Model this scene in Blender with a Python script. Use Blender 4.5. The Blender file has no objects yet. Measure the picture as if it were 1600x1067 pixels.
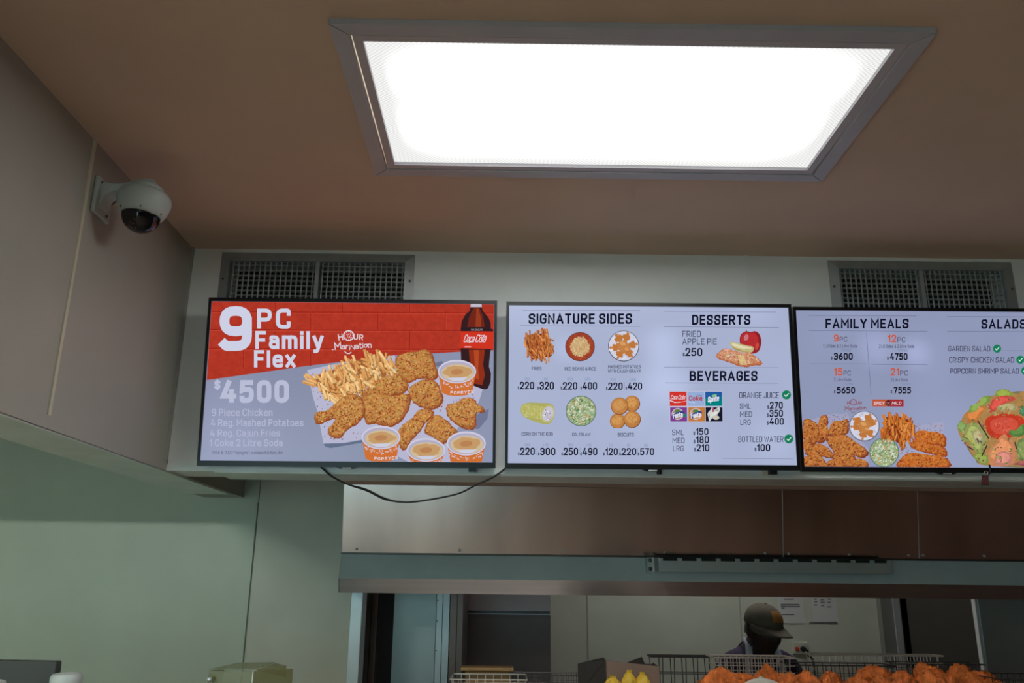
import bpy, bmesh, math, random
from mathutils import Vector, Matrix, noise
random.seed(7)
R = math.radians
sc = bpy.context.scene
COL = sc.collection

# ------------------------------------------------------------------ camera
CZ = 1.62                                   # eye height above the floor
F, PITCH, YAW, ROLL = 1310.6, .2887, .0061, .0108
cp, sp, cy, sy = math.cos(PITCH), math.sin(PITCH), math.cos(YAW), math.sin(YAW)
fwd = Vector((sy*cp, cy*cp, sp)); rt = Vector((cy, -sy, 0)); up = rt.cross(fwd)
cr, sr = math.cos(ROLL), math.sin(ROLL)
rt, up = rt*cr + up*sr, up*cr - rt*sr
cam = bpy.data.objects.new('camera', bpy.data.cameras.new('camera')); COL.objects.link(cam)
cam.data.sensor_width = 36; cam.data.lens = F*36/1600; cam.data.clip_start = .02
m = Matrix((rt, up, -fwd)).transposed().to_4x4(); m.translation = (0, 0, CZ)
cam.matrix_world = m
sc.camera = cam
# ------------------------------------------------------------------ world, exposure
w = bpy.data.worlds.new('sky'); sc.world = w; w.use_nodes = True
bg = w.node_tree.nodes['Background']
bg.inputs[0].default_value = (.62, .92, 1.0, 1); bg.inputs[1].default_value = 2.5
sc.view_settings.view_transform = 'Standard'; sc.view_settings.look = 'None'
sc.view_settings.exposure = 0; sc.view_settings.gamma = 1; sc.view_settings.use_curve_mapping = False
LAMP = 15.0          # ceiling troffer over the counter
SIDE_FILL = 330.0     # added unseen tube lamp in the room on the left
KITCHEN_FILL = 10.0  # added unseen lamp that brightens the kitchen

def W(u, v, Y=None, X=None, Z=None):
    """world point of the place seen at photograph position (u,v) on a plane Y=, X= or Z=(rel. eye)"""
    d = fwd + rt*((u-800)/F) - up*((v-533.5)/F)
    if Y is not None: d = d*(Y/d.y)
    elif X is not None: d = d*(X/d.x)
    else: d = d*(Z/d.z)
    return Vector((d.x, d.y, d.z + CZ))
def lin(c):
    return tuple(((x/255)/12.92 if x/255 <= .04045 else ((x/255+.055)/1.055)**2.4) for x in c)

# ------------------------------------------------------------------ materials
MATS = {}
def mat(name, col, rough=.6, metal=0, var=0, scale=8, bump=0, bscale=60, aniso=None, alpha=None, emis=None):
    if name in MATS: return MATS[name]
    m = bpy.data.materials.new(name); m.use_nodes = True; MATS[name] = m
    nt = m.node_tree; b = nt.nodes['Principled BSDF']
    b.inputs['Base Color'].default_value = (*col, 1); b.inputs['Roughness'].default_value = rough
    b.inputs['Metallic'].default_value = metal
    tc = nt.nodes.new('ShaderNodeTexCoord')
    mp = nt.nodes.new('ShaderNodeMapping'); nt.links.new(tc.outputs['Object'], mp.inputs[0])
    if aniso: mp.inputs['Scale'].default_value = aniso
    if var:
        n = nt.nodes.new('ShaderNodeTexNoise'); n.inputs['Scale'].default_value = scale; n.inputs['Detail'].default_value = 5
        nt.links.new(mp.outputs[0], n.inputs['Vector'])
        r = nt.nodes.new('ShaderNodeMapRange'); r.inputs['From Min'].default_value = .3; r.inputs['From Max'].default_value = .7
        r.inputs['To Min'].default_value = 1-var; r.inputs['To Max'].default_value = 1+var
        nt.links.new(n.outputs[0], r.inputs[0])
        mx = nt.nodes.new('ShaderNodeVectorMath'); mx.operation = 'SCALE'; mx.inputs[0].default_value = col
        nt.links.new(r.outputs[0], mx.inputs['Scale']); nt.links.new(mx.outputs[0], b.inputs['Base Color'])
    if bump:
        n = nt.nodes.new('ShaderNodeTexNoise'); n.inputs['Scale'].default_value = bscale; n.inputs['Detail'].default_value = 4
        nt.links.new(mp.outputs[0], n.inputs['Vector'])
        bp = nt.nodes.new('ShaderNodeBump'); bp.inputs['Strength'].default_value = bump; bp.inputs['Distance'].default_value = .01
        nt.links.new(n.outputs[0], bp.inputs['Height']); nt.links.new(bp.outputs[0], b.inputs['Normal'])
    if alpha is not None: b.inputs['Alpha'].default_value = alpha
    if emis:
        b.inputs['Emission Color'].default_value = (*emis[0], 1); b.inputs['Emission Strength'].default_value = emis[1]
    return m
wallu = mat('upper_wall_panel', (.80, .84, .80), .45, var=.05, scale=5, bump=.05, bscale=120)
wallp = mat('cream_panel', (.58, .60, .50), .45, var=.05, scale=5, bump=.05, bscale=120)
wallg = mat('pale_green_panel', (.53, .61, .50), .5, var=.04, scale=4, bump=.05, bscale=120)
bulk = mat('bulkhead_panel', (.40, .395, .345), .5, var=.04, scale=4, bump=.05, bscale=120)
trimm = mat('joint_strip', (.62, .60, .46), .4, var=.05)
edgem = mat('soffit_edge_metal', (.74, .80, .76), .4, .3, var=.06)
ceilm = mat('tan_ceiling_paint', (.63, .475, .355), .8, var=.04, scale=3, bump=.08, bscale=200)
browm = mat('brown_flashing', (.50, .32, .25), .5, var=.1)
floorm = mat('terracotta_floor', (.50, .36, .27), .5, var=.1, scale=4)
redwall = mat('red_brown_wall', (.18, .08, .055), .6, var=.1)
steel = mat('brushed_steel', (.48, .44, .42), .34, 1, var=.08, scale=6, bump=.06, bscale=90, aniso=(.3, .3, 14))
steelv = mat('smeared_steel', (.52, .45, .42), .22, 1, var=.16, scale=3.5, bump=.15, bscale=2.2, aniso=(1.6, 1, .12))
steelb = mat('cool_steel', (.42, .50, .49), .45, .55, var=.08, scale=5)
steelw = mat('pale_steel', (.60, .68, .70), .45, .6, var=.05)
steeld = mat('dark_steel', (.16, .15, .15), .4, .8, var=.15, scale=4)
frame_m = mat('painted_lamp_frame', (.46, .47, .50), .45, .1, var=.04)
frame2_m = mat('lamp_door_frame', (.52, .50, .53), .5, .1)
ventm = mat('vent_metal', (.38, .42, .42), .4, .4, var=.1, scale=20)
shadem = mat('recess_shade', (.02, .022, .02), .8)  # black stands in for shade inside the vents and behind the rail
slatm = mat('vent_slat', (.52, .55, .53), .4, .3, var=.2, scale=30)
black = mat('black_plastic', (.008, .009, .010), .3)
blackr = mat('black_rubber', (.012, .012, .012), .5)
greyl = mat('logo_silver', (.5, .52, .52), .4)
camw = mat('camera_white', (.46, .53, .50), .4, var=.03)
paperm = mat('white_paper', (.62, .62, .60), .8)
inkm = mat('ink_grey', (.15, .15, .17), .8)
screwm = mat('screw_metal', (.72, .72, .68), .25, .6)
boltd = mat('dark_bolt', (.10, .10, .09), .4, .8)
wirem = mat('chrome_wire', (.66, .60, .53), .35, .6)
wired = mat('dark_wire', (.10, .09, .09), .4, .7)
chickm = mat('fried_crust', (.80, .20, .035), .75, var=.35, scale=35, bump=1.0, bscale=90)
cardm = mat('brown_card', (.30, .20, .15), .8, var=.08)
cardd = mat('dark_card', (.045, .035, .03), .8, var=.1)
yelm = mat('yellow_wrap', (.85, .55, .05), .6, var=.1, scale=30)
ambm = mat('amber_plastic', (.38, .22, .07), .4, var=.1)
skinm = mat('dark_skin', (.045, .022, .016), .5, var=.1, scale=20)
purple = mat('purple_shirt', (.030, .012, .055), .8, var=.15, scale=30)
trouser = mat('black_trousers', (.02, .02, .025), .9, var=.1)
capm = mat('khaki_cap', (.165, .135, .10), .85, var=.1, scale=40, bump=.2, bscale=300)
capg = mat('pale_grey_cap', (.40, .39, .33), .85, var=.12, scale=40, bump=.2, bscale=300)
embl = mat('orange_emblem', (.55, .24, .05), .7)
apron = mat('white_apron', (.50, .54, .62), .8, var=.1)
redm = mat('red_plastic', (.65, .05, .02), .4)
whitem = mat('white_plastic', (.62, .68, .66), .4)
eyew = mat('eye_white', (.4, .38, .35), .3)
monm = mat('monitor_grey', (.06, .065, .06), .5, var=.1)
tagm = mat('maroon_tag', (.25, .05, .06), .4)
corrm = mat('corridor_unlit_dark', (.022, .016, .013), .8)  # near-black walls stand in for the darkness of the unlit corridor
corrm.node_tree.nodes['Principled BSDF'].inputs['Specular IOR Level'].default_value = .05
woodk = mat('counter_laminate', (.30, .28, .25), .5, var=.1)

def glass_mat(name, col, a, rough=.05):
    m = bpy.data.materials.new(name); m.use_nodes = True; nt = m.node_tree; nt.nodes.clear()
    o = nt.nodes.new('ShaderNodeOutputMaterial'); t = nt.nodes.new('ShaderNodeBsdfTransparent'); g = nt.nodes.new('ShaderNodeBsdfPrincipled')
    t.inputs[0].default_value = (*[.6+.4*c for c in col], 1)
    g.inputs['Base Color'].default_value = (*col, 1); g.inputs['Roughness'].default_value = rough
    x = nt.nodes.new('ShaderNodeMixShader'); x.inputs[0].default_value = a
    nt.links.new(t.outputs[0], x.inputs[1]); nt.links.new(g.outputs[0], x.inputs[2]); nt.links.new(x.outputs[0], o.inputs[0])
    return m
panem = glass_mat('window_glass', (.9, 1, 1), .06)
clearm = glass_mat('amber_acrylic', (.36, .36, .16), .45)
domem = mat('smoked_dome', (.006, .006, .008), .06)

# ------------------------------------------------------------------ mesh builder
class MB:
    def __init__(s): s.v = []; s.f = []; s.c = []
    def add(s, vs, fs, c=None):
        o = len(s.v); s.v += [tuple(x) for x in vs]; s.f += [tuple(i+o for i in f) for f in fs]
        s.c += [c]*len(fs)
    def box(s, a, b, M=None):
        x0, y0, z0 = a; x1, y1, z1 = b
        vs = [Vector(p) for p in ((x0,y0,z0),(x1,y0,z0),(x1,y1,z0),(x0,y1,z0),(x0,y0,z1),(x1,y0,z1),(x1,y1,z1),(x0,y1,z1))]
        if M: vs = [M @ p for p in vs]
        s.add(vs, ((0,3,2,1),(4,5,6,7),(0,1,5,4),(1,2,6,5),(2,3,7,6),(3,0,4,7))); return s
    def tube(s, pts, r, n=8, closed=False):
        pts = [Vector(p) for p in pts]; N = len(pts); vs = []; fs = []
        rr = r if isinstance(r, (list, tuple)) else [r]*N
        prev = None
        for i, p in enumerate(pts):
            a = pts[(i-1) % N] if (i or closed) else p; b = pts[(i+1) % N] if (i < N-1 or closed) else p
            t = (b-a).normalized()
            u = (prev - t*prev.dot(t)) if prev is not None else t.orthogonal()
            if u.length < 1e-6: u = t.orthogonal()
            u.normalize(); prev = u; v2 = t.cross(u)
            for k in range(n):
                an = 2*math.pi*k/n; vs.append(p + (u*math.cos(an) + v2*math.sin(an))*rr[i])
        for i in range(N if closed else N-1):
            j = (i+1) % N
            for k in range(n):
                l = (k+1) % n; fs.append((i*n+k, i*n+l, j*n+l, j*n+k))
        if not closed: fs += [tuple(range(n-1, -1, -1)), tuple((N-1)*n+k for k in range(n))]
        s.add(vs, fs); return s
    def lathe(s, prof, n=32, M=None):
        vs = []; fs = []
        for r, z in prof:
            for k in range(n):
                a = 2*math.pi*k/n; vs.append(Vector((r*math.cos(a), r*math.sin(a), z)))
        if M: vs = [M @ p for p in vs]
        for i in range(len(prof)-1):
            for k in range(n):
                l = (k+1) % n; fs.append((i*n+k, i*n+l, (i+1)*n+l, (i+1)*n+k))
        fs += [tuple(range(n-1, -1, -1)), tuple((len(prof)-1)*n+k for k in range(n))]
        s.add(vs, fs); return s
    def prism(s, poly, d):
        """polygon of 3-D points extruded by vector d"""
        n = len(poly); d = Vector(d); vs = [Vector(p) for p in poly] + [Vector(p)+d for p in poly]
        fs = [tuple(range(n)), tuple(range(2*n-1, n-1, -1))] + [(i, i+n, (i+1) % n+n, (i+1) % n) for i in range(n)]
        s.add(vs, fs); return s
    def mesh(s, name, m, shift=None, smooth=False, fix=True):
        me = bpy.data.meshes.new(name)
        sh = shift or Vector((0, 0, 0))
        me.from_pydata([(x-sh[0], y-sh[1], z-sh[2]) for x, y, z in s.v], [], s.f)
        if m: me.materials.append(m)
        if fix:
            b = bmesh.new(); b.from_mesh(me); bmesh.ops.recalc_face_normals(b, faces=b.faces); b.to_mesh(me); b.free()
        if smooth:
            me.shade_smooth()
            me.set_sharp_from_angle(angle=R(40))
        return me
def link(name, me, parent=None):
    o = bpy.data.objects.new(name, me); COL.objects.link(o)
    if parent: o.parent = parent
    return o
ORG = {}
def thing(name, label, cat, loc=(0, 0, 0), group=None, M=None):
    o = bpy.data.objects.new(name, None); COL.objects.link(o); o.empty_display_size = .05
    if M is not None: o.matrix_world = M; ORG[o.name] = Vector((0, 0, 0))
    else: o.location = loc; ORG[o.name] = Vector(loc)
    o['label'] = label; o['category'] = cat
    if group: o['group'] = group
    return o
def part(name, mb, m, parent, smooth=False, label=None, bev=0, stuff=False):
    sh = ORG.get(parent.name, Vector((0, 0, 0)))
    o = link(name, mb.mesh(name, m, sh, smooth), parent); ORG[o.name] = sh
    if label: o['label'] = label
    if stuff: o['kind'] = 'stuff'
    if bev:
        b = o.modifiers.new('bevel', 'BEVEL'); b.width = bev; b.segments = 2; b.limit_method = 'ANGLE'
    return o
def solo(name, mb, m, label, cat, group=None, smooth=False, loc=None, bev=0):
    loc = Vector(loc) if loc else Vector((0, 0, 0))
    o = link(name, mb.mesh(name, m, loc, smooth)); o.location = loc
    o['label'] = label; o['category'] = cat
    if group: o['group'] = group
    if bev:
        b = o.modifiers.new('bevel', 'BEVEL'); b.width = bev; b.segments = 2; b.limit_method = 'ANGLE'
    return o
def struct(name, mb, m, parent=None):
    o = link(name, mb.mesh(name, m), parent); o['kind'] = 'structure'; ORG[o.name] = Vector((0, 0, 0)); return o

# ------------------------------------------------------------------ room dimensions (z relative to the eye -> + CZ)
H = CZ+1.1398; ZB = CZ+.3654; D = 2.741; XW = -1.1062; XL = -1.276; DB = D+.17; YF = 3.60
XR = 3.4; YR = -3.2; XLL = -3.6; YK = 5.3
# floor: tiles near the counters would be out of frame; one slab with material
struct('floor', MB().box((XLL-.1, YR-.1, -.1), (XR+.1, YK+2.1, 0)), floorm)
# ceiling with lamp recesses
LX0, LX1, LY0, LY1 = -.3798, .890, 1.4872, 2.153       # outer frame of the troffer
def grid_boxes(mb, xs, ys, holes, mk):
    for i in range(len(xs)-1):
        for j in range(len(ys)-1):
            cx_, cy_ = (xs[i]+xs[i+1])/2, (ys[j]+ys[j+1])/2
            if any(h[0] < cx_ < h[1] and h[2] < cy_ < h[3] for h in holes): continue
            mk(mb, xs[i], xs[i+1], ys[j], ys[j+1])
lh = (LX0+.03, LX1-.03, LY0+.03, LY1-.03)
lh2 = (-2.9, -1.75, -1.6, -1.0)
lh3 = (.6, 1.8, 4.3, 4.9)
lh4 = (-.4, .82, -1.6, -1.0)
cb = MB()
holes = [lh, lh3, lh4]
xs = sorted({XLL-.1, XR+.1} | {h[0] for h in holes} | {h[1] for h in holes})
ys = sorted({YR-.1, YK+2.1} | {h[2] for h in holes} | {h[3] for h in holes})
grid_boxes(cb, xs, ys, holes, lambda mb, a, b, c, d: mb.box((a, c, H), (b, d, H+.15)))
struct('ceiling', cb, ceilm)

# front soffit wall carrying the screens, with the two vent openings
V1 = (-1.0021, -.3268, .86, 1.1266); V2 = (1.1235, 1.7728, .86, 1.1266)
FW = .033
vh = [(v[0]+FW-.006, v[1]-FW+.006, CZ+v[2]+FW-.006, CZ+v[3]-FW+.006) for v in (V1, V2)]
fb = MB()
xs = sorted({XW, XR} | {h[0] for h in vh} | {h[1] for h in vh}); zs = sorted({ZB, H} | {h[2] for h in vh} | {h[3] for h in vh})
grid_boxes(fb, xs, zs, vh, lambda mb, a, b, c, d: mb.box((a, D, c), (b, DB, d)))
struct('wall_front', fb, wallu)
struct('shadow_header', MB().box((XLL, 1.70, CZ+.60), (XL, 1.80, H)), wallg)  # added unseen blocker, casts the level shadow edge on the green wall
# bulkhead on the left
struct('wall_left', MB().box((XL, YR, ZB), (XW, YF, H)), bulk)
# edge strips along the bottom of soffit and bulkhead
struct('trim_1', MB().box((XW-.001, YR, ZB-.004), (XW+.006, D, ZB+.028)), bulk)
struct('trim_2', MB().box((XW, D-.006, ZB-.004), (XR, D+.003, ZB+.012)), edgem)
struct('trim_3', MB().box((XW+.16, D+.001, ZB-.008), (XR, DB+.004, ZB-.0005)), edgem)
struct('trim_4', MB().box((XL-.004, YR, ZB-.008), (XW+.002, YF-.2, ZB-.0005)), edgem)
# joint strips
SY = 2.0021
struct('trim_5', MB().box((XW, SY-.006, ZB+.028), (XW+.004, SY+.006, H)), trimm)
sx = W(1170, 430, D).x
struct('trim_6', MB().box((sx-.009, D-.003, ZB), (sx+.003, D, H)), wallu)
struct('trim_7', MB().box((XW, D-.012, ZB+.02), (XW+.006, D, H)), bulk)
cw = W(401, 800, YF).x
struct('trim_8', MB().box((cw-.012, YF-.006, 0), (cw+.002, YF, ZB-.02)), wallg)
struct('trim_9', MB().box((cw+.0035, YF-.003, 0), (cw+.0062, YF, H-.2)), mat('joint_sealant', (.22, .24, .2), .7))  # grey-green joint line between the two wall panels
# facing wall beyond the bulkhead (left of the hood opening)
xo = W(545, 1000, YF).x
struct('wall_facing', MB().box((XLL, YF, 0), (cw+.003, YF+.12, H)), wallg)
struct('wall_facing_right', MB().box((cw+.003, YF, 0), (xo, YF+.12, H)), wallp)
struct('wall_over_hood', MB().box((xo, YF, ZB+.2), (XR, YF+.12, H)), wallp)
# outer walls
struct('wall_right', MB().box((XR, YR, 0), (XR+.1, YK+2, H)), redwall)
struct('wall_far_left', MB().box((XLL-.1, YR, 0), (XLL, YK, H)), wallg)
wins = [(-3.3, -1.30, .06, 2.55), (-1.15, -.35, .06, 2.55)]
rb = MB()
xs = sorted({XLL, XR} | {h[0] for h in wins} | {h[1] for h in wins}); zs = [0, .06, 2.55, H]
grid_boxes(rb, xs, zs, wins, lambda mb, a, b, c, d: mb.box((a, YR-.1, c), (b, YR, d)))
struct('wall_rear', rb, redwall)
for i, (a, b, c, d) in enumerate(wins):
    f = MB(); f.box((a, YR-.08, c), (a+.05, YR-.02, d)); f.box((b-.05, YR-.08, c), (b, YR-.02, d)); f.box((a+.05, YR-.08, c), (b-.05, YR-.02, c+.05)); f.box((a+.05, YR-.08, d-.05), (b-.05, YR-.02, d))
    wo = struct('window_%d' % (i+1), f, steeld)
    o = struct('window_pane', MB().box((a+.05, YR-.055, c+.05), (b-.05, YR-.045, d-.05)), panem, wo)
    L = bpy.data.lights.new('window_portal', 'AREA'); L.shape = 'RECTANGLE'; L.size = b-a; L.size_y = d-c; L.cycles.is_portal = True
    lo = bpy.data.objects.new('window_portal', L); COL.objects.link(lo); lo.location = ((a+b)/2, YR-.11, (c+d)/2); lo.rotation_euler = (R(90), 0, 0)
# kitchen back wall with a doorway
dx0 = W(1408, 990, YK).x; dx1 = W(1560, 990, YK).x
kb = MB(); kb.box((XLL, YK, 0), (dx0, YK+.1, H)); kb.box((dx1, YK, 0), (XR, YK+.1, H)); kb.box((dx0, YK, 2.3), (dx1, YK+.1, H))
struct('wall_kitchen_back', kb, wallp)
for i, px in enumerate((918, 1157)):
    x = W(px, 960, YK).x; struct('trim_%d' % (10+i), MB().box((x-.004, YK-.003, 0), (x+.004, YK, H)), bulk)
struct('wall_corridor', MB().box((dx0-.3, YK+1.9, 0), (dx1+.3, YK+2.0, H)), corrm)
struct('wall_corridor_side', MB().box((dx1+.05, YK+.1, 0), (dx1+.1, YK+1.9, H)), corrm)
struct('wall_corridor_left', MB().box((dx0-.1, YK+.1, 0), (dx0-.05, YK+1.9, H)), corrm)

# door frame in the kitchen (stainless, slightly leaning lines of a swung door)
a = W(1375, 935, YK-.06).x; b = W(1408, 935, YK-.06).x
f = MB(); f.box((a, YK-.06, 0), (a+(b-a)*.55, YK, 2.32))
dr = struct('door_1', f, mat('door_frame_steel', (.26, .25, .23), .5, .2))
struct('door_casing', MB().box((a+(b-a)*.55, YK-.075, 0), (a+(b-a)*.85, YK, 2.32)), mat('casing_steel', (.50, .50, .50), .5, .2), dr)
struct('door_stop', MB().box((a+(b-a)*.85, YK-.05, 0), (b, YK, 2.32)), steeld, dr)

# ------------------------------------------------------------------ ceiling lights
def diffuser_mat():
    m = bpy.data.materials.new('prismatic_diffuser'); m.use_nodes = True; nt = m.node_tree; nt.nodes.clear()
    N = nt.nodes.new; L = nt.links.new
    o = N('ShaderNodeOutputMaterial'); e = N('ShaderNodeEmission'); L(e.outputs[0], o.inputs[0])
    tc = N('ShaderNodeTexCoord'); sp = N('ShaderNodeSeparateXYZ'); L(tc.outputs['Generated'], sp.inputs[0])
    def math_(op, a, b=None, c=None):
        n = N('ShaderNodeMath'); n.operation = op
        for i, x in enumerate((a, b, c)):
            if x is None: continue
            if isinstance(x, (int, float)): n.inputs[i].default_value = x
            else: L(x, n.inputs[i])
        return n.outputs[0]
    # lamp tubes behind the sheet: three tubes along x
    def bump(c, wdt, a):
        d = math_('DIVIDE', math_('SUBTRACT', sp.outputs['Y'], c), wdt)
        g = math_('POWER', 2.718, math_('MULTIPLY', math_('MULTIPLY', d, d), -1.0)); return math_('MULTIPLY', g, a)
    s = math_('ADD', bump(.27, .11, 1.0), bump(.64, .14, 1.0))
    # fall-off towards both ends
    ex = math_('MULTIPLY', math_('SUBTRACT', math_('MINIMUM', sp.outputs['X'], math_('SUBTRACT', 1.0, sp.outputs['X'])), .02), 9.0)
    ex = math_('MAXIMUM', math_('MINIMUM', ex, 1.0), 0.0); ex = math_('MULTIPLY', ex, ex)
    s = math_('MULTIPLY', s, ex)
    pr = math_('MULTIPLY', math_('SINE', math_('MULTIPLY', sp.outputs['X'], 640.0)), math_('SINE', math_('MULTIPLY', sp.outputs['Y'], 330.0)))
    base = math_('ADD', .86, math_('MULTIPLY', pr, .16))
    amp = N('ShaderNodeValue'); amp.label = 'amp'; tot = math_('ADD', base, math_('MULTIPLY', s, amp.outputs[0]))
    L(tot, e.inputs['Strength']); e.inputs[0].default_value = (1, 1, .985, 1)
    return m, e, amp, nt
def troffer(x0, x1, y0, y1, label, power, detailed):
    t = thing('ceiling_light', label, 'ceiling light', ((x0+x1)/2, (y0+y1)/2, H))
    w_ = .036; z0 = H-.014
    # mitred outer frame
    oc = [(x0, y0), (x1, y0), (x1, y1), (x0, y1)]; ic = [(x0+w_, y0+w_), (x1-w_, y0+w_), (x1-w_, y1-w_), (x0+w_, y1-w_)]
    g = .0015
    for k in range(4):
        l = (k+1) % 4
        A, B, C, Dd = oc[k], oc[l], ic[l], ic[k]
        tv = Vector((B[0]-A[0], B[1]-A[1], 0)).normalized()*g
        po = [Vector((*A, H))+tv, Vector((*B, H))-tv, Vector((*C, H))-tv, Vector((*Dd, H))+tv]
        mb = MB(); mb.prism([(p.x, p.y, H-.0005) for p in po], (0, 0, -.0135))
        part('frame_side', mb, frame_m, t)
    # inner hinged door frame, set slightly up in the gap
    a0, a1, b0, b1 = x0+w_+.006, x1-w_-.006, y0+w_+.004, y1-w_-.004; q = .02
    mb = MB(); mb.box((a0, b0, H-.012), (a1, b0+q, H+.01)); mb.box((a0, b1-q, H-.012), (a1, b1, H+.01)); mb.box((a0, b0+q, H-.012), (a0+q, b1-q, H+.01)); mb.box((a1-q, b0+q, H-.012), (a1, b1-q, H+.01))
    part('door_frame', mb, frame2_m, t)
    m, e, tot, nt = diffuser_mat()
    tot.outputs[0].default_value = power
    part('diffuser', MB().box((a0+q-.003, b0+q-.003, H-.002), (a1-q+.003, b1-q+.003, H+.004)), m, t)
    mb = MB(); mb.box((x0+.03, y0+.03, H+.05), (x1-.03, y1-.03, H+.06)); part('housing', mb, whitem, t)
    return t
main_lamp = troffer(LX0, LX1, LY0, LY1, 'long rectangular troffer light with white prismatic diffuser above the counter', LAMP, True)
t = thing('side_fill_light', 'added single tube strip light, out of view left of the bulkhead', 'ceiling light', (-2.4, -1.0, H))
part('housing', MB().box((-3.0, -1.04, H-.03), (-1.8, -.96, H)), whitem, t)
part('tube', MB().tube([(-2.98, -1.0, H-.05), (-1.82, -1.0, H-.05)], .014, 12), mat('side_fill_tube', (1, 1, 1), emis=((.93, 1, .93), SIDE_FILL)), t)  # added tube, kept thin for a crisp shadow edge on the wall
troffer(.57, 1.83, 4.27, 4.93, 'added rectangular troffer, out of view, brightening the kitchen behind the hood', KITCHEN_FILL, False)  # added lamp hidden by the hood, lifts the dim kitchen
troffer(-.43, .85, -1.63, -.97, 'added rectangular troffer, unseen behind the viewer, brightening the ceiling by bounce', 11.0, False)  # added lamp behind the viewer, lifts the ceiling through floor bounce

# ------------------------------------------------------------------ vents
def vent(v, label, frontw):
    x0, x1 = v[0], v[1]; z0, z1 = CZ+v[2], CZ+v[3]
    t = thing('air_vent', label, 'vent', ((x0+x1)/2, D, z0), 'return air grilles above the menu screens' if 0 else None)
    oc = [(x0, z0), (x1, z0), (x1, z1), (x0, z1)]; ic = [(x0+FW, z0+FW), (x1-FW, z0+FW), (x1-FW, z1-FW), (x0+FW, z1-FW)]
    for k in range(4):
        l = (k+1) % 4; A, B, C, E_ = oc[k], oc[l], ic[l], ic[k]
        # bevelled face: outer edge on the wall, inner lip proud
        mb = MB(); n = D-.002; p = D-.010
        mb.add([(A[0], n, A[1]), (B[0], n, B[1]), (C[0], p, C[1]), (E_[0], p, E_[1]), (A[0], D, A[1]), (B[0], D, B[1]), (C[0], D+.02, C[1]), (E_[0], D+.02, E_[1])],
               [(0,1,2,3),(4,7,6,5),(0,4,5,1),(2,6,7,3),(1,5,6,2),(0,3,7,4)])
        part('frame_side', mb, ventm, t)
    a0, a1, c0, c1 = x0+FW, x1-FW, z0+FW, z1-FW
    part('duct', MB().box((a0-.005, D+.10, c0-.005), (a1+.005, D+.105, c1+.005)), shadem, t)
    mx = (a0+a1)/2
    part('mullion', MB().box((mx-.007, D-.004, c0), (mx+.007, D+.03, c1)), ventm, t)
    n = 16; first = None
    for half in ((a0, mx-.007), (mx+.007, a1)):
        for k in range(n):
            x = half[0] + (half[1]-half[0])*(k+.55)/n
            if first is None:
                M = Matrix.Translation((x, D+.004, 0)) @ Matrix.Rotation(R(frontw[1]), 4, 'Z')
                mb = MB(); mb.box((-frontw[0]/2, -.0008, c0), (frontw[0]/2, .0008, c1), M)
                first = part('vertical_blade', mb, slatm, t); fx = x
            else:
                o = first.copy(); COL.objects.link(o); o.parent = t; o.location.x = x-fx
    fz = None
    k = 0; z = c0+.009
    while z < c1-.004:
        if fz is None: fb_ = part('horizontal_blade', MB().box((a0, D+.018, z-.0014), (a1, D+.032, z+.0014)), slatm, t); fz = z
        else:
            o = fb_.copy(); COL.objects.link(o); o.parent = t; o.location.z = z-fz
        z += .0185
    for x in (x0+.014, x1-.014):
        M = Matrix.Translation((x, D-.004, z1-.10)) @ Matrix.Rotation(R(90), 4, 'X')
        part('screw', MB().lathe([(.0045, 0), (.0045, .002), (.002, .004)], 10, M), boltd, t)
    return t
vent(V1, 'grey metal air grille above the red chicken offer screen, painted shade-dark inside', (.0055, 60))
vent(V2, 'grey metal air grille above the family meals screen, with bright wide blades', (.0085, 35))

# ------------------------------------------------------------------ screens
def emis_attr(name, noise_scale=0, lo=.5, hi=1.3, tex='NOISE', strength=1.0):
    m = bpy.data.materials.new(name); m.use_nodes = True; nt = m.node_tree; nt.nodes.clear(); N = nt.nodes.new; L = nt.links.new
    o = N('ShaderNodeOutputMaterial'); e = N('ShaderNodeEmission'); L(e.outputs[0], o.inputs[0])
    a = N('ShaderNodeAttribute'); a.attribute_name = 'col'
    e.inputs['Strength'].default_value = strength
    if noise_scale:
        tc = N('ShaderNodeTexCoord'); n = N('ShaderNodeTexNoise'); n.inputs['Scale'].default_value = noise_scale; n.inputs['Detail'].default_value = 6; n.inputs['Roughness'].default_value = .75
        L(tc.outputs['Object'], n.inputs['Vector'])
        mr = N('ShaderNodeMapRange'); mr.inputs['From Min'].default_value = .36; mr.inputs['From Max'].default_value = .64; mr.inputs['To Min'].default_value = lo; mr.inputs['To Max'].default_value = hi
        L(n.outputs[0], mr.inputs[0])
        s = N('ShaderNodeVectorMath'); s.operation = 'SCALE'; L(a.outputs['Color'], s.inputs[0]); L(mr.outputs[0], s.inputs['Scale']); L(s.outputs[0], e.inputs[0])
    else: L(a.outputs['Color'], e.inputs[0])
    m.cycles.emission_sampling = 'NONE'
    return m
GLOW = emis_attr('screen_print'); CRISP = emis_attr('screen_print_crispy', 90, .82, 1.16); SOFT = emis_attr('screen_print_soft', 60, .85, 1.12)
BRICK = emis_attr('screen_print_brick', 45, .88, 1.1)

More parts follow.
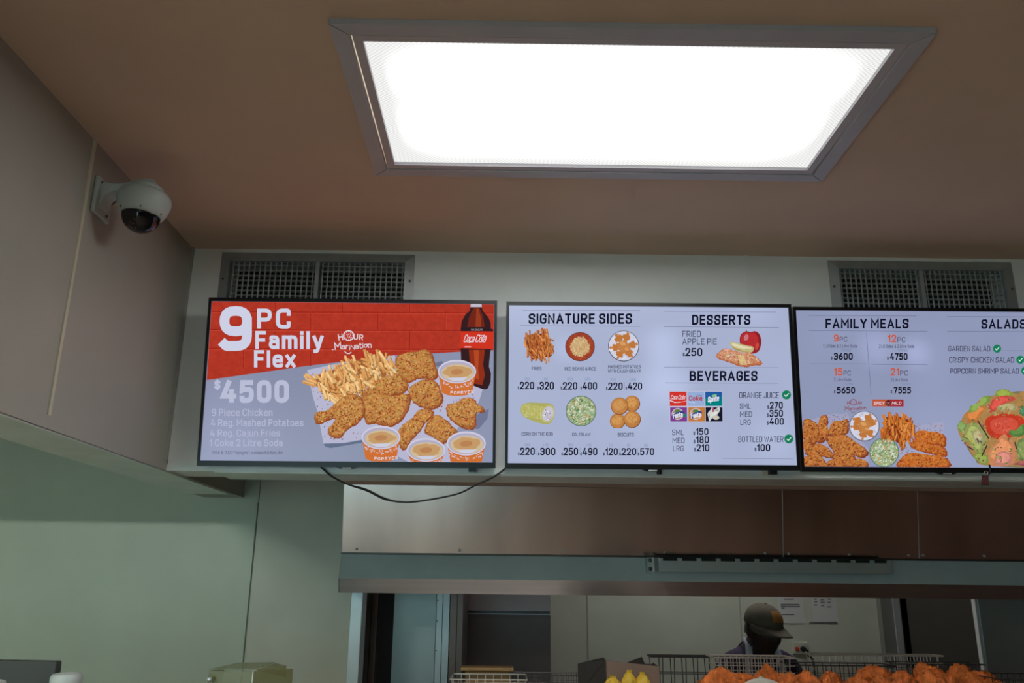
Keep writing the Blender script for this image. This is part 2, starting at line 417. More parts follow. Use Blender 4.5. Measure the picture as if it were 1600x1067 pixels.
def display_mat(name, base, spots, tint=(1, 1, 1)):
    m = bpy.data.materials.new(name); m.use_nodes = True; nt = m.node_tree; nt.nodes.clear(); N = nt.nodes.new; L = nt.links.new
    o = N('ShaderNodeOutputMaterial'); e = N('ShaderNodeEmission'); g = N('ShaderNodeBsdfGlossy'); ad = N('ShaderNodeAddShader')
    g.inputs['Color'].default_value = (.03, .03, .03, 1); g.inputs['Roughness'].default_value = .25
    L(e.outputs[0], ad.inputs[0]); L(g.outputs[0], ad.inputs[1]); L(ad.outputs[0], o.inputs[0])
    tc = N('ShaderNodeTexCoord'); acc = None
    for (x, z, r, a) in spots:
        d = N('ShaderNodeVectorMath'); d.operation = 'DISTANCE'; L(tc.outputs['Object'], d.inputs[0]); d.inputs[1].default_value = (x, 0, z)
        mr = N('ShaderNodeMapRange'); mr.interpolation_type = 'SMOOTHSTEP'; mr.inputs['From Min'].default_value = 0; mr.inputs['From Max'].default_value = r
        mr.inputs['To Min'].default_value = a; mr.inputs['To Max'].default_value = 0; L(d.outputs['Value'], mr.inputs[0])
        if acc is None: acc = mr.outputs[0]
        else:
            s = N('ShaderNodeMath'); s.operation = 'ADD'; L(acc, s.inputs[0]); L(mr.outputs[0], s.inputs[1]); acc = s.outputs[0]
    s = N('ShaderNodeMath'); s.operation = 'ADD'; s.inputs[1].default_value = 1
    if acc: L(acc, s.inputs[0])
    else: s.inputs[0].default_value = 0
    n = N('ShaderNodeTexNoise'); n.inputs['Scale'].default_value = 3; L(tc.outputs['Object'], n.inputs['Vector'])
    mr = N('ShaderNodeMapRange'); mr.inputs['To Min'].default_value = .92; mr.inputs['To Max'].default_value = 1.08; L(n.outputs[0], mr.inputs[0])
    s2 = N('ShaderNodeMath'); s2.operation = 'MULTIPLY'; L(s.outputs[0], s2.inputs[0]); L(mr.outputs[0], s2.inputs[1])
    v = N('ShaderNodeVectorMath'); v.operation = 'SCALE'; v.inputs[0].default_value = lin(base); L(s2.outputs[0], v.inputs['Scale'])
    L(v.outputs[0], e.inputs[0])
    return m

TW, TH = .9486, .5486
class Screen:
    def __init__(s, cen, tilt, yaw, roll, label, disp_mat):
        s.M = Matrix.Translation(Vector(cen)+Vector((0, 0, CZ))) @ Matrix.Rotation(yaw, 4, 'Z') @ Matrix.Rotation(tilt, 4, 'X') @ Matrix.Rotation(-roll, 4, 'Y')
        s.inv = s.M.inverted()
        s.t = thing('menu_screen', label, 'screen', M=s.M)
        hw, hh = TW/2, TH/2; bx, bt, bb = .0095, .012, .017
        s.r = (-hw+bx, hw-bx, -hh+bb, hh-bt)
        x0, x1, z0, z1 = s.r
        mb = MB(); mb.box((-hw, 0, -hh), (x0, .03, hh)); mb.box((x1, 0, -hh), (hw, .03, hh)); mb.box((x0, 0, z1), (x1, .03, hh)); mb.box((x0, 0, -hh), (x1, .03, z0))
        part('bezel', mb, black, s.t)
        mb = MB(); mb.box((-hw+.02, .030, -hh+.03), (hw-.02, .038, hh-.03)); part('back_cover', mb, black, s.t)
        s.d = part('display', MB().box((x0, .004, z0), (x1, .012, z1)), disp_mat, s.t)
        # maker's badge under the bottom bezel
        mb = MB(); mb.add([(-.035, .002, -hh-.0002), (.035, .002, -hh-.0002), (.02, .002, -hh-.006), (-.02, .002, -hh-.006), (-.035, .02, -hh-.0002), (.035, .02, -hh-.0002), (.02, .02, -hh-.006), (-.02, .02, -hh-.006)],
               [(0,1,2,3),(4,7,6,5),(0,4,5,1),(1,5,6,2),(2,6,7,3),(3,7,4,0)])
        ch = part('badge_housing', mb, black, s.t)
        part('badge', MB().box((-.014, .0008, -hh-.0052), (.014, .0019, -hh-.0012)), greyl, ch, label='silver maker badge')
        s.lev = {}
    def bracket(s, u, v0, wpx=9):
        p = s.loc(u, v0); part('mounting_foot', MB().box((p[0]-.012, .006, -TH/2-.013), (p[0]+.012, .028, -TH/2)), black, s.t)
    def loc(s, u, v):
        d = fwd + rt*((u-800)/F) - up*((v-533.5)/F); o = s.inv @ Vector((0, 0, CZ)); d = s.inv.to_3x3() @ d
        k = (.004-o.y)/d.y; p = o + d*k; return (p.x, p.z)
    def clamp(s, p):
        x0, x1, z0, z1 = s.r; return (min(max(p[0], x0+.0005), x1-.0005), min(max(p[1], z0+.0005), z1-.0005))
class Pic:
    """flat print on a display: coloured polygons given in photograph positions"""
    def __init__(s, scr, name, layer, m=None, tr=None, label=None):
        s.s = scr; s.name = name; s.layer = layer; s.m = m or GLOW; s.v = []; s.f = []; s.c = []; s.k = 0; s.tr = tr; s.label = label; s.split = 'text' in name or name in ('divider_line', 'small_print')
    def poly(s, pts, c, local=False):
        if not local:
            if s.tr: pts = [s.tr(*p) for p in pts]
            pts = [s.s.loc(*p) for p in pts]
        pts = [s.s.clamp(p) for p in pts]; y = .0038 - s.layer*.0003 - s.k*1.2e-6; s.k += 1
        o = len(s.v); s.v += [(p[0], y, p[1]) for p in pts]; s.f.append(tuple(range(o, o+len(pts)))); s.c.append(lin(c) if max(c) > 1 else c)
        return s
    def line(s, a, b, wd, c):
        a = Vector(a); b = Vector(b)
        if s.name == 'divider_line' and s.v: s.flush()
        n = (b-a).normalized(); n = Vector((-n.y, n.x))*wd/2
        return s.poly([a+n, b+n, b-n, a-n], c)
    def ell(s, cx, cy, rx, ry, c, n=28, rot=0, jit=0, seed=0):
        rnd = random.Random(seed); P = []
        for i in range(n):
            t = 2*math.pi*i/n; q = 1+rnd.uniform(-jit, jit); x = rx*math.cos(t)*q; y = ry*math.sin(t)*q
            P.append((cx+x*math.cos(rot)-y*math.sin(rot), cy+x*math.sin(rot)+y*math.cos(rot)))
        return s.poly(P, c)
    def flush(s):
        s.done(); s.v = []; s.f = []; s.c = []
    def done(s, parent=None):
        me = bpy.data.meshes.new(s.name); me.from_pydata(s.v, [], s.f); me.materials.append(s.m)
        at = me.color_attributes.new('col', 'FLOAT_COLOR', 'CORNER'); i = 0; buf = []
        for f, c in zip(s.f, s.c): buf += [x for _ in f for x in (*c, 1)]
        at.data.foreach_set('color', buf)
        o = link(s.name, me, parent or s.s.d)
        if s.label: o['label'] = s.label
        return o

# narrow signage lettering drawn as strokes: 'x,y' vertices (rounded) or 'x,y!' (sharp), 'z' closes a stroke; first entry is the width
GL = {
'A': (.60, '0,0 .5,1! 1,0', '.16,.3 .84,.3'), 'B': (.52, '0,0! 0,1! .93,1 .93,.53 0,.53!', '0,.53 1,.53 1,0 0,0!'), 'C': (.50, '1,.78 1,1 0,1 0,0 1,0 1,.22'),
'D': (.52, '0,0! 0,1! 1,1 1,0 z'), 'E': (.44, '1,1 0,1! 0,0! 1,0', '0,.52 .88,.52'), 'F': (.44, '1,1 0,1! 0,0', '0,.5 .88,.5'), 'G': (.52, '1,.74 1,1 0,1 0,0 1,0 1,.47! .55,.47'),
'H': (.52, '0,0 0,1', '1,0 1,1', '0,.52 1,.52'), 'I': (0, '0,0 0,1'), 'J': (.42, '0,.25 0,0 1,0 1,1'), 'K': (.52, '0,0 0,1', '1,1 .08,.45', '.36,.6 1,0'), 'L': (.42, '0,1 0,0! 1,0'),
'M': (.70, '0,0 0,1! .5,.35! 1,1! 1,0'), 'N': (.54, '0,0 0,1! 1,0! 1,1'), 'O': (.50, '0,0 0,1 1,1 1,0 z'), 'P': (.50, '0,0 0,1! 1,1 1,.44 0,.44!'), 'R': (.52, '0,0 0,1! 1,1 1,.46 0,.46!', '.5,.46 1,0'),
'S': (.50, '1,.76 1,1 0,1 0,.53 1,.5 1,0 0,0 0,.24'), 'T': (.50, '0,1 1,1', '.5,1 .5,0'), 'U': (.50, '0,1 0,0 1,0 1,1'), 'V': (.58, '0,1 .5,0! 1,1'), 'W': (.84, '0,1 .25,0! .5,.9! .75,0! 1,1'),
'X': (.54, '0,1 1,0', '0,0 1,1'), 'Y': (.56, '0,1 .5,.45! 1,1', '.5,.45 .5,0'), 'Z': (.5, '0,1 1,1! 0,0! 1,0'), '&': (.56, '1,0 .15,.72 .15,1 .7,1 .7,.65 0,.4 0,0 .75,0 1,.42'),
'0': (.50, '0,0 0,1 1,1 1,0 z'), '1': (.20, '0,.78 1,1! 1,0'), '2': (.48, '0,.75 0,1 1,1 1,.58 0,0! 1,0'), '3': (.48, '0,.8 0,1 1,1 1,.54 .4,.54', '.4,.54 1,.54 1,0 0,0 0,.2'),
'4': (.56, '.76,0 .76,.5', '.5,1 0,.24! 1,.24'), '5': (.48, '.95,1 .06,1! .02,.56! .3,.62 1,.62 1,0 0,0 0,.14'), '6': (.50, '0,0 1,0 1,.58 0,.58 z', '0,.3 0,.6 .72,1'), '7': (.48, '0,1 1,1! .35,0'),
'8': (.50, '.06,.54 .94,.54 .94,1 .06,1 z', '0,0 1,0 1,.54 0,.54 z'), '9': (.50, '0,.42 1,.42 1,1 0,1 z', '1,.7 1,0 .08,0 0,.05'),
'a': (.42, '.08,.58 .08,.7 1,.7 1,0', '1,.4 0,.4 0,0 1,0 z'), 'c': (.40, '1,.55 1,.7 0,.7 0,0 1,0 1,.14'), 'd': (.44, '1,.0 1,1', '1,.7 0,.7 0,0 1,0 z'), 'e': (.44, '0,.36 1,.36! 1,.7 0,.7 0,0 1,0 1,.08'),
'f': (.26, '1,1 .35,1 .35,0', '0,.7 .95,.7'), 'g': (.44, '1,.7 0,.7 0,0 1,0 z', '1,.7 1,-.26 .08,-.26'), 'h': (.42, '0,0 0,1', '0,.7 1,.7 1,0'), 'i': (0, '0,0 0,.7', '0,.96 0,1'), 'j': (.12, '1,.7 1,-.26 0,-.26', '1,.96 1,1'),
'k': (.42, '0,0 0,1', '.95,.7 .08,.3', '.35,.45 1,0'), 'l': (0, '0,0 0,1'), 'm': (.72, '0,0 0,.7', '0,.7 .5,.7 .5,0', '.5,.7 1,.7 1,0'), 'n': (.42, '0,0 0,.7', '0,.7 1,.7 1,0'), 'o': (.44, '0,0 0,.7 1,.7 1,0 z'),
'p': (.44, '0,-.26 0,.7', '0,.7 1,.7 1,0 0,0 z'), 'r': (.26, '0,0 0,.7', '0,.45 .1,.7 1,.7'), 's': (.40, '1,.56 1,.7 0,.7 0,.37 1,.35 1,0 0,0 0,.14'), 't': (.28, '.3,.95 .3,0 1,0', '0,.7 1,.7'), 'u': (.42, '0,.7 0,0 1,0', '1,0 1,.7'),
'x': (.44, '0,.7 1,0', '0,0 1,.7'), 'y': (.46, '0,.7 .5,.03', '1,.7 .4,-.26 .1,-.26'), '.': (0, '0,0 0,.02'), ',': (.05, '1,.03 0,-.14'), '$': (.46, '1,.72 1,.86 0,.86 0,.52 1,.48 1,.14 0,.14 0,.28', '.5,1 .5,0'),
'(': (.18, '1,1.05 0,.8 0,.2 1,-.05'), ')': (.18, '0,1.05 1,.8 1,.2 0,-.05'), '-': (.3, '0,.45 1,.45'), '©': (.6, '0,0 0,1 1,1 1,0 z', '.7,.6 .7,.7 .3,.7 .3,.3 .7,.3 .7,.4')}
def fillet(pts, closed, rad):
    out = []; n = len(pts)
    for i, (p, sharp) in enumerate(pts):
        if sharp or (not closed and i in (0, n-1)): out.append(p); continue
        a = pts[(i-1) % n][0]; b = pts[(i+1) % n][0]; da = (a-p).length; db = (b-p).length
        r = min(rad, da*.5, db*.5)
        if r < 1e-4: out.append(p); continue
        q0 = p+(a-p).normalized()*r; q1 = p+(b-p).normalized()*r
        for k in range(6):
            t = k/5; out.append(q0*(1-t)**2+p*2*t*(1-t)+q1*t*t)
    return out
def text(P, txt, x0, y0, x1, y1, c, bold=.02, shear=0, rot=0):
    """ink of the text fills the box (x0,y0)-(x1,y1) of the picture P's coordinates"""
    if P.split and txt != '$' and P.v: P.flush()
    wt = .10+bold*3.5
    if P.tr: x0, y0 = P.tr(x0, y0); x1, y1 = P.tr(x1, y1)
    lo = -.26 if any(ch in 'gjpy' for ch in txt) else 0; hi = 1.0 if any(ch.isupper() or ch.isdigit() or ch in 'dfhkl$&it(' for ch in txt) else .7
    Hh = (y1-y0); Hc = Hh/((hi-lo)+wt)                       # cap height of the skeleton
    th = wt*Hc; X = 0; lay = []
    gap = .13*Hc+th
    for ch in txt:
        if ch == ' ': X += .30*Hc; continue
        g = GL.get(ch)
        if g is None: continue
        lay.append((X, g)); X += g[0]*Hc+gap
    X -= gap; sx_ = (x1-x0-th)/max(X, 1e-6) if X > 1e-6 else 1
    cm = Vector(((x0+x1)/2, (y0+y1)/2))
    def tf(p):
        if shear: p = Vector((p.x+((y1-p.y)-Hh/2)*shear, p.y))
        if rot: d = p-cm; p = cm+Vector((d.x*math.cos(rot)-d.y*math.sin(rot), d.x*math.sin(rot)+d.y*math.cos(rot)))
        return p
    yb = y1-th/2+lo*Hc; tr_, P.tr = P.tr, None; cc = lin(c); th2 = th/2
    yy = .0038 - P.layer*.0003 - P.k*1.2e-6; P.k += 1; sp_, P.split = P.split, False
    def addp(q):
        q = [P.s.clamp(P.s.loc(v.x, v.y)) for v in q]; o = len(P.v); P.v += [(p[0], yy, p[1]) for p in q]; P.f.append(tuple(range(o, o+len(q)))); P.c.append(cc)
    for X_, g in lay:
        for st in g[1:]:
            tk = st.split(); closed = tk[-1] == 'z'; pts = []
            for t in tk[:-1] if closed else tk:
                sh = t.endswith('!'); a, b = t.rstrip('!').split(','); pts.append((Vector((x0+th2+(X_+float(a)*g[0]*Hc)*sx_ if X > 1e-6 else (x0+x1)/2, yb-float(b)*Hc)), sh))
            q = [tf(p) for p in fillet(pts, closed, .30*Hc*min(1, sx_*1.2))]
            n = len(q); L_ = []; R_ = []
            for i in range(n):
                a = q[i-1] if (i or closed) else None; b = q[(i+1) % n] if (i < n-1 or closed) else None
                d0 = (q[i]-a) if a is not None else None; d1 = (b-q[i]) if b is not None else None
                if d0 is not None and d0.length < 1e-6: d0 = None
                if d1 is not None and d1.length < 1e-6: d1 = None
                if d0 is None and d1 is None: d0 = Vector((0, 1))
                u0 = (d0 if d0 is not None else d1).normalized(); u1 = (d1 if d1 is not None else d0).normalized()
                m_ = u0+u1
                if m_.length < .2: m_ = u1
                m_.normalize(); nn = Vector((-m_.y, m_.x)); k = th2/max(.42, nn.dot(Vector((-u0.y, u0.x))))
                c0 = q[i]
                if not closed and i == 0: c0 = q[i]-u1*th2*(.9 if n > 1 else 1)
                if not closed and i == n-1: c0 = q[i]+u0*th2*.9
                L_.append(c0+nn*k); R_.append(c0-nn*k)
            for i in range(n if closed else n-1):
                j = (i+1) % n; addp([L_[i], L_[j], R_[j], R_[i]])
    P.tr = tr_; P.split = sp_
def rough(pts, amp, seed=0, n=5):
    rnd = random.Random(seed); out = []
    for i in range(len(pts)):
        a = Vector(pts[i]); b = Vector(pts[(i+1) % len(pts)])
        for k in range(n):
            p = a.lerp(b, k/n); out.append((p.x+rnd.uniform(-amp, amp), p.y+rnd.uniform(-amp, amp)))
    return out
def shrink(pts, k, dx=0, dy=0):
    cx_ = sum(p[0] for p in pts)/len(pts); cy_ = sum(p[1] for p in pts)/len(pts)
    return [(cx_+(p[0]-cx_)*k+dx, cy_+(p[1]-cy_)*k+dy) for p in pts]
def smoothp(pts, n=4):
    out = []; N = len(pts)
    for i in range(N):
        p0, p1, p2, p3 = [Vector(pts[(i+j-1) % N]) for j in range(4)]
        for k in range(n):
            t = k/n; out.append(tuple(.5*((2*p1)+(p2-p0)*t+(2*p0-5*p1+4*p2-p3)*t*t+(3*p1-p0-3*p2+p3)*t**3)))
    return out
def inside(p, poly):
    x, y = p; r = False; j = len(poly)-1
    for i in range(len(poly)):
        if (poly[i][1] > y) != (poly[j][1] > y) and x < (poly[j][0]-poly[i][0])*(y-poly[i][1])/(poly[j][1]-poly[i][1])+poly[i][0]: r = not r
        j = i
    return r
def crust(P, pts, seed, main=(196, 138, 78), dark=(150, 78, 42), lite=(214, 166, 104), sc_=1.0):
    """a piece of fried chicken: dark underside, crumbly body, light flakes, dark crevices"""
    rnd = random.Random(seed); sm = smoothp(pts, 3)
    P.poly(rough(shrink(sm, 1.0, 1.2*sc_, 1.6*sc_), .9*sc_, seed, 3), dark)
    P.poly(rough(shrink(sm, .97), .9*sc_, seed+1, 3), tuple((a+b)/2 for a, b in zip(main, dark)))
    P.poly(rough(shrink(sm, .88, -.8*sc_, -1.2*sc_), 1.0*sc_, seed+2, 3), main)
    xs = [p[0] for p in sm]; ys = [p[1] for p in sm]; ar = (max(xs)-min(xs))*(max(ys)-min(ys)); n = int(ar/(sc_*sc_)/5)
    inn = shrink(sm, .9)
    for i in range(n):
        p = (rnd.uniform(min(xs), max(xs)), rnd.uniform(min(ys), max(ys)))
        if not inside(p, inn): continue
        t = (p[1]-min(ys))/(max(ys)-min(ys)); a = rnd.uniform(0, 6.3); r = rnd.uniform(.6, 1.9)*sc_
        c = lite if rnd.random() > .35+.45*t else (dark if rnd.random() < .6 else main)
        P.ell(p[0], p[1], r*1.3, r*.6, tuple(v*rnd.uniform(.88, 1.08) for v in c), 6, a)
def fries(P, poly, n, ang, spread, ln, wd, seed, cols=((222, 170, 108), (206, 146, 84), (232, 192, 132)), base=(168, 98, 52)):
    rnd = random.Random(seed); xs = [p[0] for p in poly]; ys = [p[1] for p in poly]; k = 0
    if base: P.poly(rough(shrink(poly, .93), wd*.4, seed, 4), base)
    while k < n:
        p = (rnd.uniform(min(xs), max(xs)), rnd.uniform(min(ys), max(ys)))
        if not inside(p, poly): continue
        a = ang+rnd.gauss(0, spread); l = ln*rnd.uniform(.6, 1.1)/2; c = rnd.choice(cols); d = Vector((math.cos(a), math.sin(a))); c_ = Vector(p)
        q = rnd.uniform(.8, 1.2)*wd; sh = Vector((.35*wd, .35*wd))
        P.line(c_-d*l+sh, c_+d*l+sh, q, tuple(v*.66 for v in c))
        P.line(c_-d*l, c_+d*l, q, c)
        P.line(c_-d*l*.9+Vector((-.12*wd, -.16*wd)), c_+d*l*.9+Vector((-.12*wd, -.16*wd)), q*.35, tuple(min(255, v*1.1) for v in c)); k += 1
def specks(P, cx, cy, rx, ry, n, cols, r, seed, el=1.6):
    rnd = random.Random(seed)
    for i in range(n):
        a = rnd.uniform(0, 6.283); q = math.sqrt(rnd.random())
        P.ell(cx+rx*q*math.cos(a), cy+ry*q*math.sin(a), r*rnd.uniform(.6, 1.3)*el, r*rnd.uniform(.5, 1), rnd.choice(cols), 6, rnd.uniform(0, 3.14))
def check(P, cx, cy, r):
    P.ell(cx, cy, r, r, (40, 132, 96)); P.ell(cx, cy, r*.86, r*.86, (22, 122, 84))
    P.line((cx-r*.45, cy), (cx-r*.1, cy+r*.38), r*.2, (215, 230, 230)); P.line((cx-r*.14, cy+r*.38), (cx+r*.5, cy-r*.36), r*.2, (215, 230, 230))
def hour(P, cx, cy, s, c, c2):
    """hand lettered words with a clock face for the O"""
    def L(ch, x, y, h, wd, rot=0, b=.02): text(P, ch, cx+(x-wd/2)*s, cy+(y-h/2)*s, cx+(x+wd/2)*s, cy+(y+h/2)*s, c, b, 0, rot)
    L('H', -15, -7, 10, 7, -.15); L('U', 7.5, -7.5, 9, 6.5, .03); L('R', 15.5, -6.5, 8.5, 6, .1)
    P.ell(cx-3*s, cy-9*s, 8.2*s, 8*s, c, 30); P.ell(cx-3*s, cy-9*s, 6.6*s, 6.4*s, c2, 30)
    for i in range(12):
        a = i*math.pi/6; P.line((cx-3*s+5.0*s*math.cos(a), cy-9*s+5.0*s*math.sin(a)), (cx-3*s+6.4*s*math.cos(a), cy-9*s+6.4*s*math.sin(a)), .9*s, c)
    text(P, '12', cx-6.4*s, cy-12*s, cx+.4*s, cy-6*s, c, .01)
    x = -24
    for ch, wd, h, dy, ro in (('M', 10, 11, 6, -.12), ('a', 5, 6, 8, 0), ('r', 4, 6.5, 8, .1), ('i', 1.6, 7, 9, 0), ('N', 6, 6.5, 8, .05), ('a', 5, 6, 7.5, -.1), ('t', 4, 9, 5.5, 0), ('i', 1.6, 8, 5.5, 0), ('o', 5, 5.5, 6, 0), ('n', 5.5, 6, 6, .05)):
        L(ch, x+wd/2, dy, h, wd, ro); x += wd+.8
    pts = [(-9, 14), (-6, 17), (-2, 17.5), (1, 15)]
    for a, b in zip(pts, pts[1:]): P.line((cx+a[0]*s, cy+a[1]*s), (cx+b[0]*s, cy+b[1]*s), 1.3*s, c)
    P.line((cx-25*s, cy+12*s), (cx-27.5*s, cy+11*s), 1.2*s, c); P.line((cx+24*s, cy+3*s), (cx+27*s, cy+9*s), 1.2*s, c)
def T1(x, y): return (300+x*.26236, 460+y*.26242)
def T2(x, y): return (470+x*.2625, 460+y*.2625)
def T3(x, y): return (785+x*.25316, 465+y*.25305)
def T4(x, y): return (1015+x*.2623, 465+y*.26242)
def T5(x, y): return (1240+x*.25769, 470+y*.25773)
def T6(x, y): return (1425+x*.13587, 590+y*.13589)

KF = .985
def cen(x, y, z): return (x*KF, y*KF, z*KF)
# ---- left screen: red brick offer
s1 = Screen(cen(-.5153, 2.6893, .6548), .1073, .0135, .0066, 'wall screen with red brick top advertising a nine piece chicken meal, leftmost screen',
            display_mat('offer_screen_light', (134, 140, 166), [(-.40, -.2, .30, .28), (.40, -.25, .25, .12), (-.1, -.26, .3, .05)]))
s1.bracket(738, 731)
P = Pic(s1, 'red_brick_background', 1, BRICK, T2)
P.poly([(-560, 20), (1160, 20), (1160, 330), (560, 364), (40, 425), (-170, 455), (-560, 510)], (176, 54, 38))
for yy in (108, 214, 326):
    P.line((-560, yy-6), (1160, yy+3), 5, (150, 36, 26)); P.line((-560, yy+1), (1160, yy+10), 2.2, (214, 78, 58))
for row, (y0, y1) in enumerate(((48, 106), (112, 214), (220, 330), (334, 440))):
    x = -520+(row % 2)*210 - 30
    for k in range(5):
        xx = x+k*400
        yb = min(y1, 428-(xx-40)*.12) if row == 3 else y1
        if row == 3 and (xx > 340 or yb < y0): continue
        P.line((xx, y0), (xx, yb), 4.5, (150, 36, 26)); P.line((xx+5, y0), (xx+5, yb), 2, (212, 74, 54))
P.done()
P = Pic(s1, 'offer_title', 3, tr=T1)
Wt = (205, 208, 228)
text(P, '9', 165, 70, 357, 336, Wt, .05); text(P, 'PC', 388, 84, 588, 205, Wt, .04)
text(P, 'Family', 378, 218, 784, 348, Wt, .04); text(P, 'Flex', 370, 332, 618, 436, Wt, .04)
P.done()
P = Pic(s1, 'price_text', 3, tr=T1); Pc = (184, 188, 212)
text(P, '$', 134, 506, 170, 570, Pc, .03); text(P, '4500', 172, 510, 578, 646, Pc, .05); P.done()
P = Pic(s1, 'meal_contents_text', 3, tr=T1)
for tx, a, b, c_, d in (('9 Piece Chicken', 118, 680, 480, 724), ('4 Reg. Mashed Potatoes', 112, 742, 664, 794), ('4 Reg. Cajun Fries', 108, 804, 524, 854), ('1 Coke 2 Litre Soda', 106, 862, 540, 904)):
    text(P, tx, a, b, c_, d, (176, 180, 206), .02)
P.done()
P = Pic(s1, 'small_print', 3, tr=T1); text(P, 'TM & © 2022 Popeyes Louisiana Kitchen, Inc.', 120, 930, 545, 958, (84, 88, 112), .0); P.done()
P = Pic(s1, 'marination_emblem', 3); hour(P, 548, 534, 1.06, (222, 214, 222), (190, 52, 34)); P.done()
# paper, board
P = Pic(s1, 'serving_paper', 2, tr=T2)
P.poly([(135, 890), (380, 845), (900, 800), (960, 860), (640, 960), (380, 880), (180, 914), (150, 908)], (100, 112, 138))
P.poly([(38, 450), (250, 405), (560, 362), (568, 410), (800, 480), (1085, 555), (1060, 640), (930, 800), (960, 1000), (640, 1000), (380, 862), (260, 884), (135, 888), (100, 700), (70, 600)], (182, 182, 208))
rnd = random.Random(3)
for i in range(170):
    x = rnd.choice([rnd.uniform(50, 260), rnd.uniform(90, 380), rnd.uniform(820, 1060)]); y = rnd.uniform(410, 890)
    if inside((x, y), [(45, 452), (560, 370), (568, 410), (800, 480), (1080, 558), (1050, 640), (920, 800), (640, 990), (380, 860), (140, 880), (104, 700)]):
        P.ell(x, y, rnd.uniform(2, 7), rnd.uniform(1.5, 5), rnd.choice([(176, 128, 112), (120, 104, 124), (168, 104, 76), (136, 128, 150)]), 7, rnd.uniform(0, 3))
P.poly([(1040, 720), (1120, 680), (1110, 740), (1060, 800), (1000, 800)], (112, 118, 148))
P.poly([(800, 410), (840, 395), (850, 420), (810, 430)], (110, 112, 140))
P.done()
P = Pic(s1, 'fries_picture', 4, SOFT, T2)
reg = [(40, 520), (60, 490), (150, 460), (230, 425), (320, 385), (420, 360), (500, 365), (560, 420), (560, 470), (480, 500), (420, 540), (350, 590), (200, 650), (160, 640), (110, 570)]
fries(P, reg, 170, 1.05, .42, 85, 14, 5)
P.line((10, 520), (90, 545), 18, (206, 146, 84)); P.line((14, 516), (80, 534), 8, (226, 180, 118))
P.done()
CH = dict(A=[(560,385),(600,350),(690,335),(740,325),(775,345),(800,420),(815,480),(790,505),(760,500),(690,500),(640,525),(600,500),(570,470)],
 B=[(500,490),(560,465),(620,500),(640,545),(600,590),(520,600),(440,610),(380,640),(365,590),(420,530)],
 C=[(370,600),(440,590),(560,600),(640,590),(650,640),(630,700),(580,760),(520,785),(440,765),(390,770),(370,700),(358,640)],
 Dd=[(640,560),(690,520),(760,500),(810,525),(840,590),(840,640),(790,680),(720,670),(670,640),(645,600)],
 E1=[(78,730),(90,705),(150,695),(210,650),(270,600),(330,590),(345,620),(300,690),(230,730),(170,740),(120,765),(90,765)],
 E2=[(160,800),(190,770),(230,700),(290,620),(350,600),(375,650),(378,710),(335,765),(275,800),(240,845),(200,852),(168,835)],
 Fd=[(720,680),(770,680),(790,710),(740,760),(700,820),(650,870),(620,922),(590,910),(570,840),(600,780),(660,740),(690,700)],
 G=[(780,720),(830,720),(900,780),(930,820),(870,870),(840,885),(790,850),(735,820),(750,760)],
 Hh=[(865,660),(930,640),(975,612),(1030,620),(1050,650),(1085,670),(1085,700),(1040,700),(1042,760),(1020,800),(970,795),(920,770),(870,720)])
for i, k in enumerate(('A', 'B', 'Dd', 'C', 'E1', 'E2', 'G', 'Fd', 'Hh')):
    P = Pic(s1, 'fried_chicken_picture', 5+i*.5, CRISP, T2); crust(P, CH[k], 10*i+3, sc_=3.6, main=(190, 130, 68), dark=(146, 74, 40), lite=(208, 158, 94)); P.done()
def cup(cx, cy, rx, ry, h, layer, full=True):
    P = Pic(s1, 'gravy_cup_picture', layer, GLOW, T2)
    P.poly([(cx-rx*.97, cy+ry*.15), (cx-rx*.80, cy+h*.92), (cx-rx*.5, cy+h*1.04), (cx, cy+h*1.08), (cx+rx*.5, cy+h*1.04), (cx+rx*.80, cy+h*.92), (cx+rx*.97, cy+ry*.15)], (206, 112, 52))
    rnd = random.Random(int(cx))
    for i in range(34):
        x = rnd.uniform(-.85, .85); P.ell(cx+x*rx, cy+ry*math.sqrt(max(0, 1-x*x))+rnd.uniform(6, 30), 7, 2.6, (214, 188, 190), 6, rnd.uniform(0, 3))
    # wavy white lettering along the cup
    if full:
        for i, ch in enumerate('POPEYES'[:7]):
            x = -.28+i*.17; yb = cy+h*.94-abs(x)*10
            text(P, ch, cx+x*rx-7+i*1.2, yb-9, cx+x*rx+8+i*1.2, yb+9, (228, 222, 232), .03)
    P.ell(cx, cy, rx, ry, (206, 202, 222), 36); P.ell(cx, cy+2, rx*.93, ry*.88, (176, 172, 196), 36)
    P.ell(cx+4, cy+ry*.10, rx*.85, ry*.74, (206, 184, 150), 30)
    P.ell(cx+2, cy+ry*.02, rx*.72, ry*.52, (196, 154, 104), 24, 0, .12, int(cx)); P.ell(cx, cy+2, rx*.34, ry*.24, (184, 130, 84), 20, 0, .1, 4)
    P.poly([(cx-rx*.5, cy+ry*.55), (cx, cy+ry*.50), (cx+rx*.55, cy+ry*.5), (cx+rx*.3, cy+ry*.78), (cx-rx*.2, cy+ry*.8)], (204, 204, 224))
    P.done()
